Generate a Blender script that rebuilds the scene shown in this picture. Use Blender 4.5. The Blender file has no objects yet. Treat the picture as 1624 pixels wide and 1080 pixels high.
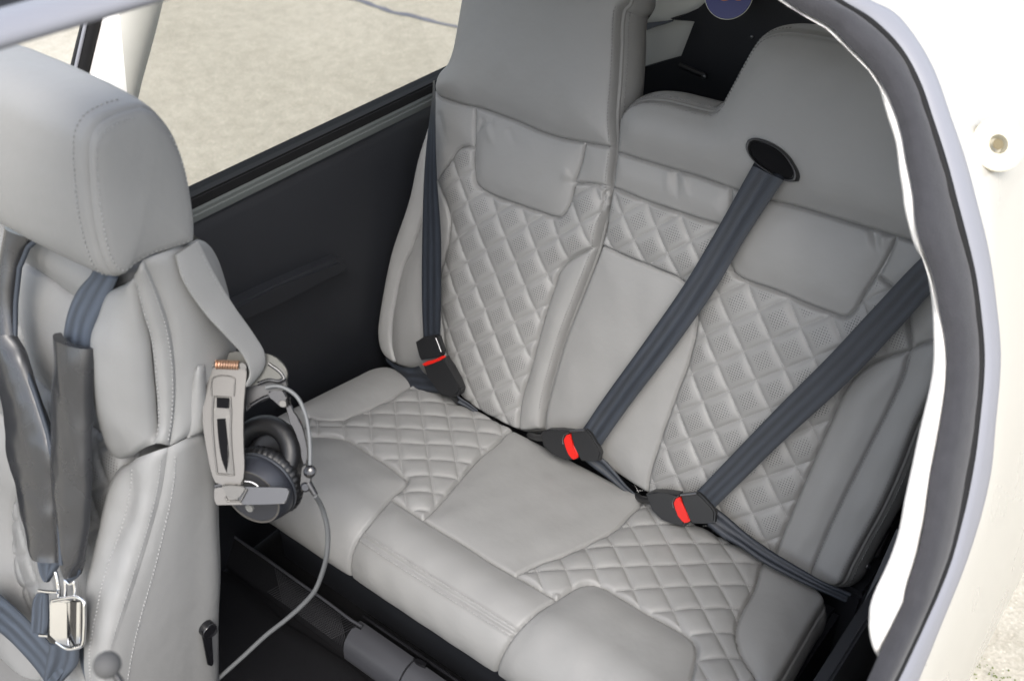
import bpy, bmesh, math, random
import numpy as np
from mathutils import Vector, Matrix
random.seed(7); RNG = np.random.default_rng(11)
S = bpy.context.scene
COL = S.collection
# ------------------------------------------------------------------ camera
CAM = np.array([1.4228, -1.3328, 1.4854]); YAW, PITCH, FPX = .6607, .6384, 1671.7
FW = np.array([-math.sin(YAW)*math.cos(PITCH), math.cos(YAW)*math.cos(PITCH), -math.sin(PITCH)])
RT = np.cross(FW, [0, 0, 1]); RT /= np.linalg.norm(RT); UP = np.cross(RT, FW)
cd = bpy.data.cameras.new('camera'); cam = bpy.data.objects.new('camera', cd); COL.objects.link(cam)
cd.sensor_width = 36; cd.lens = 36*FPX/1624; cd.clip_start = .02; cd.clip_end = 400
mw = Matrix.Identity(4)
for i in range(3):
    mw[i][0], mw[i][1], mw[i][2], mw[i][3] = RT[i], UP[i], -FW[i], CAM[i]
cam.matrix_world = mw
cd.dof.use_dof = True; cd.dof.focus_distance = 1.95; cd.dof.aperture_fstop = 5.0
S.camera = cam
# ------------------------------------------------------------------ sky, sun, exposure
SUN_EL, SUN_AZ = math.radians(52), math.radians(140)      # azimuth measured from +y (aft) towards +x
W = bpy.data.worlds.new('World'); S.world = W; W.use_nodes = True
nt = W.node_tree; bg = nt.nodes['Background']; sky = nt.nodes.new('ShaderNodeTexSky')
sky.sky_type = 'NISHITA'; sky.sun_disc = False; sky.sun_elevation = SUN_EL; sky.sun_rotation = SUN_AZ
sky.dust_density = 3.0; sky.air_density = 1.0; sky.ozone_density = 1.0
hs_ = nt.nodes.new('ShaderNodeHueSaturation'); hs_.inputs['Saturation'].default_value = .5
nt.links.new(sky.outputs[0], hs_.inputs['Color']); nt.links.new(hs_.outputs[0], bg.inputs[0]); bg.inputs[1].default_value = .15
sl = bpy.data.lights.new('sun', 'SUN'); sl.energy = .75; sl.angle = math.radians(25); sl.color = (1, .96, .9)
so = bpy.data.objects.new('sun', sl); COL.objects.link(so)
sd = Vector((math.sin(SUN_AZ)*math.cos(SUN_EL), math.cos(SUN_AZ)*math.cos(SUN_EL), math.sin(SUN_EL)))
so.rotation_euler = sd.to_track_quat('Z', 'Y').to_euler(); so.location = (3, -4, 6)
S.view_settings.view_transform = 'Standard'; S.view_settings.look = 'None'
S.view_settings.exposure = 1.88; S.view_settings.gamma = 1

# ------------------------------------------------------------------ helpers: rays, curves
def ray(p): return FW + RT*((p[0]-812)/FPX) - UP*((p[1]-540)/FPX)
def on_plane(p, n, c):
    n = np.array(n, float); k = ray(p); return CAM + k*((c-n@CAM)/(n@k))
def onx(p, x): return on_plane(p, (1, 0, 0), x)
def at(p, depth): return CAM + ray(p)*depth
def px_of(X):
    v = np.asarray(X)-CAM; z = v@FW; return np.array([812+FPX*(v@RT)/z, 540-FPX*(v@UP)/z])
def crom(P, n=8, closed=False, corner=50):
    """Catmull-Rom through points, sharp where the turn is steep."""
    P = np.asarray(P, float); m = len(P); out = []
    def tang(i):
        if closed: a, b, c = P[(i-1) % m], P[i], P[(i+1) % m]
        elif i == 0: return P[1]-P[0], P[1]-P[0]
        elif i == m-1: return P[-1]-P[-2], P[-1]-P[-2]
        else: a, b, c = P[i-1], P[i], P[i+1]
        u, v = b-a, c-b; lu, lv = np.linalg.norm(u)+1e-12, np.linalg.norm(v)+1e-12
        if np.degrees(np.arccos(np.clip(u@v/lu/lv, -1, 1))) > corner: return u, v
        t = (u/lu+v/lv)/2; return t*lu, t*lv
    T = [tang(i) for i in range(m)]
    for i in range(m if closed else m-1):
        a, b = P[i], P[(i+1) % m]; ta, tb = T[i][1], T[(i+1) % m][0]
        for k in range(n):
            s = k/n; out.append((2*s**3-3*s*s+1)*a+(s**3-2*s*s+s)*ta+(-2*s**3+3*s*s)*b+(s**3-s*s)*tb)
    if not closed: out.append(P[-1])
    return np.array(out)
def resample(P, n, closed=False):
    P = np.asarray(P, float)
    if closed: P = np.vstack([P, P[:1]])
    L = np.r_[0, np.cumsum(np.linalg.norm(np.diff(P, axis=0), axis=1))]
    t = np.linspace(0, L[-1], n+1)[:-1] if closed else np.linspace(0, L[-1], n)
    return np.stack([np.interp(t, L, P[:, i]) for i in range(P.shape[1])], 1)
_NK = RNG.normal(size=(40, 3)); _NP = RNG.uniform(0, 6.28, 40)
def wob(X, scale, k0=0, n=9):
    X = np.asarray(X, float); r = np.zeros(X.shape[:-1])
    for i in range(k0, k0+n): r += np.sin((X[..., :3] if X.shape[-1] >= 3 else X)@_NK[i % 40][:X.shape[-1]]/scale*2.2+_NP[i % 40])
    return r/math.sqrt(n)

# ------------------------------------------------------------------ helpers: objects
def wloc(o):
    v = np.zeros(3)
    while o is not None: v += np.array(o.location); o = o.parent
    return v
def mesh_obj(name, V, F, mat, parent=None, smooth=True, uv=None, loc=None, kind=None, auto=None):
    V = np.asarray(V, float).reshape(-1, 3)
    off = wloc(parent) if parent is not None else (np.asarray(loc, float) if loc is not None else np.zeros(3))
    me = bpy.data.meshes.new(name)
    me.from_pydata((V-off).tolist(), [], [list(map(int, f)) for f in F]) if not isinstance(F, np.ndarray) else _fast(me, V-off, F)
    if smooth: me.polygons.foreach_set('use_smooth', np.ones(len(me.polygons), bool))
    if uv is not None:
        ul = me.uv_layers.new(name='UVMap'); li = np.zeros(len(me.loops), np.int32); me.loops.foreach_get('vertex_index', li)
        ul.data.foreach_set('uv', np.asarray(uv, np.float32)[li].ravel())
    me.materials.append(mat); me.update()
    o = bpy.data.objects.new(name, me); COL.objects.link(o)
    if parent is not None: o.parent = parent
    else: o.location = off
    if kind: o['kind'] = kind
    if auto is not None: sharp(me, auto)
    return o
def _fast(me, V, F):
    n = F.shape[1]; me.vertices.add(len(V)); me.vertices.foreach_set('co', V.astype(np.float32).ravel())
    me.loops.add(F.size); me.loops.foreach_set('vertex_index', F.astype(np.int32).ravel())
    me.polygons.add(len(F)); me.polygons.foreach_set('loop_start', np.arange(0, F.size, n, dtype=np.int32))
    me.update(calc_edges=True); me.validate()
def sharp(me, deg):
    bm = bmesh.new(); bm.from_mesh(me); a = math.radians(deg)
    for e in bm.edges:
        if len(e.link_faces) == 2 and e.calc_face_angle(0) > a: e.smooth = False
    bm.to_mesh(me); bm.free()
def thing(name, label, cat, loc, group=None):
    o = bpy.data.objects.new(name, None); COL.objects.link(o); o.location = loc; o.empty_display_size = .05
    o['label'] = label; o['category'] = cat
    if group: o['group'] = group
    return o
def tag(o, label, cat, group=None):
    o['label'] = label; o['category'] = cat
    if group: o['group'] = group
    return o
def bm_obj(name, bm, mat, parent=None, smooth=True, loc=None, kind=None, auto=35):
    bmesh.ops.recalc_face_normals(bm, faces=bm.faces)
    me0 = bpy.data.meshes.new('t'); bm.to_mesh(me0); bm.free()
    V = np.zeros(len(me0.vertices)*3); me0.vertices.foreach_get('co', V)
    F = [list(p.vertices) for p in me0.polygons]; bpy.data.meshes.remove(me0)
    return mesh_obj(name, V.reshape(-1, 3), F, mat, parent, smooth, loc=loc, kind=kind, auto=auto)
def grid_faces(n, m, wrap_n=False, wrap_m=False):
    F = []
    for i in range(n if wrap_n else n-1):
        for j in range(m if wrap_m else m-1):
            F.append((i*m+j, ((i+1) % n)*m+j, ((i+1) % n)*m+(j+1) % m, i*m+(j+1) % m))
    return F
def tube_mesh(P, r, seg=10, cap=True):
    P = np.asarray(P, float); n = len(P); r = np.broadcast_to(np.asarray(r, float), (n,))
    T = np.gradient(P, axis=0); T /= np.linalg.norm(T, axis=1)[:, None]+1e-12
    a = np.array([.3, .2, 1.]); a = a-T[0]*(a@T[0]); a /= np.linalg.norm(a); V = []
    for i in range(n):
        a = a-T[i]*(a@T[i]); a /= np.linalg.norm(a); b = np.cross(T[i], a)
        for k in range(seg):
            t = 2*math.pi*k/seg; V.append(P[i]+r[i]*(math.cos(t)*a+math.sin(t)*b))
    F = grid_faces(n, seg, wrap_m=True)
    if cap: F += [tuple(range(seg))[::-1], tuple((n-1)*seg+k for k in range(seg))]
    return np.array(V), F
def tube(name, P, r, mat, parent=None, seg=10, loc=None, kind=None):
    V, F = tube_mesh(P, r, seg); return mesh_obj(name, V, F, mat, parent, loc=loc, kind=kind, auto=50)
def plate_bm(poly, thick, bevel=.003, seg=2, bm=None):
    """Solid plate: outline (3-D points, nearly planar) given real thickness along a vector, edges rounded."""
    bm = bm or bmesh.new(); t = Vector(thick)
    a = [bm.verts.new(Vector(p)) for p in poly]; b = [bm.verts.new(Vector(p)+t) for p in poly]; n = len(poly)
    fs = [bm.faces.new(a), bm.faces.new(b[::-1])]+[bm.faces.new((a[i], b[i], b[(i+1) % n], a[(i+1) % n])) for i in range(n)]
    if bevel:
        es = {e for f in fs[:2] for e in f.edges}
        bmesh.ops.bevel(bm, geom=list(es), offset=bevel, segments=seg, affect='EDGES', clamp_overlap=True)
    return bm
def plate(name, poly, thick, mat, parent=None, bevel=.003, loc=None, kind=None, seg=2):
    return bm_obj(name, plate_bm(poly, thick, bevel, seg), mat, parent, loc=loc, kind=kind)
def ribbon(name, L, R, thick, mat, parent=None, n=40, m=9, crown=.0, loc=None, fold=0, hems=True):
    """Belt: left and right edge polylines (3-D); closed section with thickness; uv in metres across / along."""
    L = resample(crom(L, 8), n); R = resample(crom(R, 8), n)
    C = (L+R)/2; T = np.gradient(C, axis=0); T /= np.linalg.norm(T, axis=1)[:, None]
    X = R-L; wd = np.linalg.norm(X, axis=1); N = np.cross(T, X); N /= np.linalg.norm(N, axis=1)[:, None]
    tocam = CAM-C; N *= np.sign((N*tocam).sum(1))[:, None]
    s = np.linspace(0, 1, m); ln = np.r_[0, np.cumsum(np.linalg.norm(np.diff(C, axis=0), axis=1))]
    V = []; U = []
    for i in range(n):
        w = crown*(1-(2*s-1)**2)+fold*np.sin(s*9.4)*.5
        if hems: w = w+.0003*((np.abs(s-.22) < .09)|(np.abs(s-.78) < .09)|(np.abs(s-.5) < .07))
        for sgn in (1, -1):
            q = s if sgn > 0 else s[::-1]; ww = w if sgn > 0 else w[::-1]
            for k in range(m):
                edge = .6 if k in (0, m-1) else 1
                V.append(L[i]+X[i]*q[k]+N[i]*(ww[k]+sgn*thick/2*edge)); U.append((q[k]*.048, ln[i]))
    F = grid_faces(n, 2*m, wrap_m=True); F += [tuple(range(2*m))[::-1], tuple((n-1)*2*m+k for k in range(2*m))]
    return mesh_obj(name, V, F, mat, parent, uv=U, loc=loc, auto=60)
def patch(name, rows, mat, parent=None, n=60, sub=6, tuck=.003, rad=.012, puff=0., wr=0., wrs=.03, loc=None, edges=(1, 1, 1, 1), flip=False, kind=None, corner=70, back=0.0):
    """Upholstered patch lofted through 3-D polylines (rows); its borders tuck in at the seams."""
    R = [resample(crom(r, 8, corner=corner), n) for r in rows]; R = np.array(R)
    G = np.stack([crom(R[:, j], sub, corner=120) for j in range(n)], 1)          # (rows, n, 3)
    du = np.gradient(G, axis=0); dv = np.gradient(G, axis=1); N = np.cross(du, dv); N /= np.linalg.norm(N, axis=2)[..., None]+1e-12
    if ((CAM-G)*N).sum(2).mean() < 0: N = -N
    if flip: N = -N
    lu = np.zeros(G.shape[:2]); lu[1:] = np.cumsum(np.linalg.norm(np.diff(G, axis=0), axis=2), axis=0)
    lv = np.zeros(G.shape[:2]); lv[:, 1:] = np.cumsum(np.linalg.norm(np.diff(G, axis=1), axis=2), axis=1)
    big = 1e3
    d = np.minimum.reduce([lu if edges[0] else lu*0+big, (lu[-1:]-lu) if edges[1] else lu*0+big, lv if edges[2] else lu*0+big, (lv[:, -1:]-lv) if edges[3] else lu*0+big])
    d = np.minimum(d, 1.)
    h = -tuck*np.clip(1-d/rad, 0, 1)**2+puff*(1-np.exp(-d/.03))
    if wr: h = h+wr*wob(G, wrs)*np.clip(d/.01, 0, 1)
    G2 = G+N*h[..., None]; a, b = G.shape[:2]
    V = G2.reshape(-1, 3); F = grid_faces(a, b); uv = np.stack([lu.ravel(), lv.ravel()], 1)
    if back:                                        # close it behind so that it is a solid
        V = np.vstack([V, (G-N*back).reshape(-1, 3)]); k = a*b
        F += [tuple(k+i for i in f[::-1]) for f in F]
        ring = [(i, 0) for i in range(a)]+[(a-1, j) for j in range(1, b)]+[(i, b-1) for i in range(a-2, -1, -1)]+[(0, j) for j in range(b-2, 0, -1)]
        ring = [i*b+j for i, j in ring]; F += [(ring[i], k+ring[i], k+ring[(i+1) % len(ring)], ring[(i+1) % len(ring)]) for i in range(len(ring))]
        uv = np.vstack([uv, uv])
    o = mesh_obj(name, V, F, mat, parent, uv=uv, loc=loc, kind=kind, auto=70 if back else None)
    return o, G2, N
def stitches(P3, N3, pitch=.0064, ln=.0042, w=.0011, h=.0009, lift=.0003):
    """Sunken thread dashes along a 3-D polyline. Returns verts, faces."""
    L = np.r_[0, np.cumsum(np.linalg.norm(np.diff(P3, axis=0), axis=1))]
    if L[-1] < pitch: return np.zeros((0, 3)), np.zeros((0, 4), int)
    t = np.arange(pitch*.5, L[-1], pitch)
    I = lambda q, A: np.stack([np.interp(q, L, A[:, k]) for k in range(3)], 1)
    a, b, n = I(t-ln/2, P3), I(t+ln/2, P3), I(t, N3); n /= np.linalg.norm(n, axis=1)[:, None]
    d = b-a; d /= np.linalg.norm(d, axis=1)[:, None]+1e-12; x = np.cross(d, n)*(w/2)
    m = (a+b)/2+n*(h+lift); lo = n*(lift-.001)
    V = np.stack([a-x+lo, a+x+lo, b+x+lo, b-x+lo, m-x*.7-d*ln*.3, m+x*.7-d*ln*.3, m+x*.7+d*ln*.3, m-x*.7+d*ln*.3], 1)
    f = np.array([(4, 5, 6, 7), (0, 1, 5, 4), (1, 2, 6, 5), (2, 3, 7, 6), (3, 0, 4, 7)])
    F = (np.arange(len(t))[:, None, None]*8+f).reshape(-1, 4)
    return V.reshape(-1, 3), F
def stitch_obj(name, lines, mat, parent, **kw):
    Vs, Fs, k = [], [], 0
    for P3, N3 in lines:
        V, F = stitches(np.asarray(P3), np.asarray(N3), **kw)
        if len(V): Vs.append(V); Fs.append(F+k); k += len(V)
    return mesh_obj(name, np.vstack(Vs), np.vstack(Fs), mat, parent, smooth=False, kind='stuff')

# ------------------------------------------------------------------ materials
def mat(name, color, rough=.5, spec=.5, metal=0., bump=None, bdist=.001, var=0., vscale=8, coat=0., sheen=0., emit=None):
    m = bpy.data.materials.new(name); m.use_nodes = True; t = m.node_tree; b = t.nodes['Principled BSDF']
    b.inputs['Base Color'].default_value = (*color, 1); b.inputs['Roughness'].default_value = rough
    b.inputs['Specular IOR Level'].default_value = spec; b.inputs['Metallic'].default_value = metal
    b.inputs['Coat Weight'].default_value = coat; b.inputs['Sheen Weight'].default_value = sheen
    tc = t.nodes.new('ShaderNodeTexCoord')
    if var:
        n = t.nodes.new('ShaderNodeTexNoise'); n.inputs['Scale'].default_value = vscale; n.inputs['Detail'].default_value = 4
        r = t.nodes.new('ShaderNodeMapRange'); r.inputs[3].default_value = 1-var; r.inputs[4].default_value = 1+var
        x = t.nodes.new('ShaderNodeMix'); x.data_type = 'RGBA'; x.blend_type = 'MULTIPLY'; x.inputs[0].default_value = 1
        x.inputs[6].default_value = (*color, 1)
        t.links.new(tc.outputs['Object'], n.inputs['Vector']); t.links.new(n.outputs['Fac'], r.inputs[0])
        t.links.new(r.outputs[0], x.inputs[7]); t.links.new(x.outputs[2], b.inputs['Base Color'])
        rr = t.nodes.new('ShaderNodeMapRange'); rr.inputs[3].default_value = max(rough-.08, .02); rr.inputs[4].default_value = min(rough+.08, 1)
        t.links.new(n.outputs['Fac'], rr.inputs[0]); t.links.new(rr.outputs[0], b.inputs['Roughness'])
    if bump:
        kind, sc, st = bump
        if kind == 'voronoi':
            n = t.nodes.new('ShaderNodeTexVoronoi'); n.feature = 'DISTANCE_TO_EDGE'; out = n.outputs['Distance']
        else:
            n = t.nodes.new('ShaderNodeTexNoise'); n.inputs['Detail'].default_value = 5; out = n.outputs['Fac']
        n.inputs['Scale'].default_value = sc; t.links.new(tc.outputs['Object'], n.inputs['Vector'])
        bp = t.nodes.new('ShaderNodeBump'); bp.inputs['Strength'].default_value = st; bp.inputs['Distance'].default_value = bdist
        t.links.new(out, bp.inputs['Height']); t.links.new(bp.outputs[0], b.inputs['Normal'])
    return m
LC = (.168, .168, .164)
def leather(name, perf=None):
    m = mat(name, LC, .52, .4, bump=('voronoi', 520, .16), bdist=.0006, var=.035, vscale=9)
    t = m.node_tree; b = t.nodes['Principled BSDF']
    b0 = b.inputs['Normal'].links[0].from_node; tc = t.nodes['Texture Coordinate']; nz = t.nodes.new('ShaderNodeTexNoise'); nz.inputs['Scale'].default_value = 26; nz.inputs['Detail'].default_value = 3
    b1 = t.nodes.new('ShaderNodeBump'); b1.inputs['Strength'].default_value = .35; b1.inputs['Distance'].default_value = .004
    t.links.new(tc.outputs['Object'], nz.inputs['Vector']); t.links.new(nz.outputs['Fac'], b1.inputs['Height']); t.links.new(b1.outputs[0], b0.inputs['Normal'])
    if perf:                                       # fine punched holes, only in the middle of each diamond (uv.z-free: stored as two lattice coordinates)
        at_ = t.nodes.new('ShaderNodeAttribute'); at_.attribute_name = 'perf'
        uv = t.nodes.new('ShaderNodeUVMap'); mp = t.nodes.new('ShaderNodeMapping'); mp.inputs['Scale'].default_value = (1/.0046,)*3
        fr = t.nodes.new('ShaderNodeVectorMath'); fr.operation = 'FRACTION'; sb = t.nodes.new('ShaderNodeVectorMath'); sb.operation = 'SUBTRACT'
        sb.inputs[1].default_value = (.5, .5, 0); ln = t.nodes.new('ShaderNodeVectorMath'); ln.operation = 'LENGTH'
        lt = t.nodes.new('ShaderNodeMapRange'); lt.inputs[1].default_value = .19; lt.inputs[2].default_value = .27; lt.inputs[3].default_value = 1; lt.inputs[4].default_value = 0
        mu = t.nodes.new('ShaderNodeMath'); mu.operation = 'MULTIPLY'
        mx = t.nodes.new('ShaderNodeMix'); mx.data_type = 'RGBA'; mx.inputs[7].default_value = (.03, .03, .03, 1)
        src = b.inputs['Base Color'].links[0].from_socket
        L = t.links.new; L(uv.outputs[0], mp.inputs[0]); L(mp.outputs[0], fr.inputs[0]); L(fr.outputs[0], sb.inputs[0]); L(sb.outputs[0], ln.inputs[0])
        L(ln.outputs['Value'], lt.inputs[0]); L(lt.outputs[0], mu.inputs[0]); L(at_.outputs['Fac'], mu.inputs[1]); L(mu.outputs[0], mx.inputs[0])
        L(src, mx.inputs[6]); L(mx.outputs[2], b.inputs['Base Color'])
    return m
M = {}
M['leather'] = leather('grey_leather'); M['perf'] = leather('perforated_leather', True)
M['thread'] = mat('thread', (.20, .20, .196), .6, .3)
M['dthread'] = mat('thread_dark', (.13, .13, .128), .6, .3)
M['gap'] = mat('seat_shell_black', (.003, .003, .0035), .8, .08)
def webbing(name, cw):
    m = mat(name, cw, .55, .35); t = m.node_tree; b = t.nodes['Principled BSDF']
    uv = t.nodes.new('ShaderNodeUVMap'); w = t.nodes.new('ShaderNodeTexWave'); w.wave_type = 'BANDS'; w.bands_direction = 'Y'
    w.inputs['Scale'].default_value = 130; w.inputs['Distortion'].default_value = .6
    w2 = t.nodes.new('ShaderNodeTexWave'); w2.bands_direction = 'X'; w2.inputs['Scale'].default_value = 26; w2.inputs['Distortion'].default_value = .3
    ad = t.nodes.new('ShaderNodeMath'); ad.operation = 'ADD'; bp = t.nodes.new('ShaderNodeBump'); bp.inputs['Strength'].default_value = .35; bp.inputs['Distance'].default_value = .0006
    n = t.nodes.new('ShaderNodeTexNoise'); n.inputs['Scale'].default_value = 16; r = t.nodes.new('ShaderNodeMapRange'); r.inputs[3].default_value = .65; r.inputs[4].default_value = 1.45
    mp = t.nodes.new('ShaderNodeMapping'); mp.inputs['Scale'].default_value = (6, .8, 1)
    x = t.nodes.new('ShaderNodeMix'); x.data_type = 'RGBA'; x.blend_type = 'MULTIPLY'; x.inputs[0].default_value = 1; x.inputs[6].default_value = (*cw, 1)
    L = t.links.new; L(uv.outputs[0], w.inputs[0]); L(uv.outputs[0], w2.inputs[0]); L(w.outputs['Fac'], ad.inputs[0]); L(w2.outputs['Fac'], ad.inputs[1])
    L(ad.outputs[0], bp.inputs['Height']); L(bp.outputs[0], b.inputs['Normal'])
    L(uv.outputs[0], mp.inputs[0]); L(mp.outputs[0], n.inputs['Vector']); L(n.outputs['Fac'], r.inputs[0]); wv = t.nodes.new('ShaderNodeTexWave'); wv.bands_direction = 'X'; wv.inputs['Scale'].default_value = 20; wv.inputs['Distortion'].default_value = .25; rw = t.nodes.new('ShaderNodeMapRange'); rw.inputs[3].default_value = .72; rw.inputs[4].default_value = 1.3
    mq = t.nodes.new('ShaderNodeMath'); mq.operation = 'MULTIPLY'; L(uv.outputs[0], wv.inputs[0]); L(wv.outputs['Fac'], rw.inputs[0]); L(r.outputs[0], mq.inputs[0]); L(rw.outputs[0], mq.inputs[1])
    L(mq.outputs[0], x.inputs[7]); L(x.outputs[2], b.inputs['Base Color'])
    return m
M['web'] = webbing('webbing', (.0135, .0165, .022)); M['hweb'] = webbing('harness_webbing', (.034, .042, .055))
M['plastic'] = mat('black_plastic', (.009, .0092, .010), .42, .5, bump=('noise', 900, .15), bdist=.0004)
M['gloss'] = mat('gloss_black', (.006, .006, .007), .18, .5)
M['red'] = mat('red_plastic', (.42, .010, .006), .35, .5)
M['steel'] = mat('steel', (.22, .22, .225), .3, .5, 1.)
M['chrome'] = mat('chrome', (.8, .8, .8), .08, .5, 1., bump=('noise', 40, .05), bdist=.002)
M['vinyl'] = mat('black_vinyl', (.009, .0098, .0122), .5, .4, bump=('noise', 700, .22), bdist=.0006, var=.12, vscale=5)
M['carpet'] = mat('carpet', (.0045, .0045, .0055), .95, .15, bump=('noise', 900, .8), bdist=.003, var=.25, vscale=60)
M['felt'] = mat('grey_felt_seal', (.028, .028, .031), .95, .1, bump=('noise', 420, .6), bdist=.0014, var=.22, vscale=60, sheen=.1)
M['rubber'] = mat('dark_rubber', (.004, .004, .0045), .7, .2)
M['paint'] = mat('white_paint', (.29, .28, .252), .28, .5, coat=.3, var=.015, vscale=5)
M['fabric'] = mat('white_headliner', (.72, .71, .69), .8, .3, bump=('noise', 300, .25), bdist=.001)
M['bevel'] = mat('shaded_white_jamb', (.15, .153, .17), .5, .4, var=.04, vscale=12)  # white jamb paint, greyed so the colour carries its shading
M['sill'] = mat('grey_sill_trim', (.06, .066, .065), .45, .45, var=.05)
M['concrete'] = None
M['pearl'] = mat('magnesium', (.085, .081, .075), .33, .5, .55)
M['copper'] = mat('copper_wire', (.5, .3, .2), .3, .5, .8)
M['pad'] = mat('ear_pad', (.004, .004, .0045), .45, .35, bump=('noise', 160, .3), bdist=.001)
M['net'] = mat('black_net', (.012, .012, .014), .6, .3)
M['cable'] = mat('grey_cable', (.075, .078, .08), .5, .45)
M['sleeve'] = mat('shiny_grey_leather', (.022, .0225, .024), .27, .6, bump=('noise', 45, .12), bdist=.003, var=.1, vscale=14)
M['knob'] = mat('grey_rubber_knob', (.055, .055, .055), .75, .3)
M['blue'] = mat('blue_sticker', (.012, .016, .10), .35, .5)
M['orange'] = mat('orange_print', (.35, .12, .04), .5, .3)
M['duct'] = mat('grey_duct', (.035, .036, .041), .38, .5, bump=('noise', 400, .15), bdist=.0006, var=.08, vscale=10)
M['panel'] = mat('light_grey_lining', (.40, .405, .38), .85, .2, bump=('noise', 120, .3), bdist=.001, var=.06, vscale=12)
# ------------------------------------------------------------------ upholstery on a two-dimensional panel plan
def seg_dist(P, poly):
    """distance and nearest point from points P (n,2) to a closed polyline"""
    A = poly; B = np.roll(poly, -1, axis=0); best = np.full(len(P), 1e9); near = np.zeros_like(P)
    lo, hi = poly.min(0)-.09, poly.max(0)+.09
    idx = np.where((P[:, 0] > lo[0])&(P[:, 0] < hi[0])&(P[:, 1] > lo[1])&(P[:, 1] < hi[1]))[0]; Q = P[idx]
    bd = np.full(len(Q), 1e9); bn = np.zeros_like(Q)
    for a, b in zip(A, B):
        ab = b-a; t = np.clip(((Q-a)@ab)/(ab@ab+1e-15), 0, 1); n = a+t[:, None]*ab; d = ((Q-n)**2).sum(1); m = d < bd
        bd[m] = d[m]; bn[m] = n[m]
    best[idx] = np.sqrt(bd); near[idx] = bn
    return best, near
def inside(P, poly):
    x, y = P[:, 0], P[:, 1]; r = np.zeros(len(P), bool); A = poly; B = np.roll(poly, -1, axis=0)
    for (ax, ay), (bx, by) in zip(A, B):
        if ay == by: continue
        c = ((ay > y) != (by > y)); r ^= c&(x < (bx-ax)*(y-ay)/(by-ay)+ax)
    return r
class Quilt:
    def __init__(s, nodes):                        # nodes: [(i, j, u, v)] -> affine lattice
        N = np.array(nodes, float); A = np.c_[N[:, :2], np.ones(len(N))]; X, *_ = np.linalg.lstsq(A, N[:, 2:], rcond=None)
        s.a, s.b, s.o = X[0], X[1], X[2]; s.inv = np.linalg.inv(np.stack([s.a, s.b], 1))
        s.sa = abs(np.cross(s.a, s.b))/np.linalg.norm(s.b); s.sb = abs(np.cross(s.a, s.b))/np.linalg.norm(s.a)
    def ij(s, P): return (P-s.o)@s.inv.T
    def dist(s, P):
        q = s.ij(P); f = np.abs(q-np.round(q)); return f[:, 0]*s.sa, f[:, 1]*s.sb, q
    def snap(s, P, r):
        q = s.ij(P); k = np.round(q); f = np.abs(q-k); P = P.copy()
        m0 = f[:, 0]*s.sa < r; m1 = f[:, 1]*s.sb < r; q2 = q.copy(); q2[m0, 0] = k[m0, 0]; q2[m1, 1] = k[m1, 1]
        m = m0|m1; P[m] = (q2@np.stack([s.a, s.b], 1).T+s.o)[m]; return P
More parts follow.
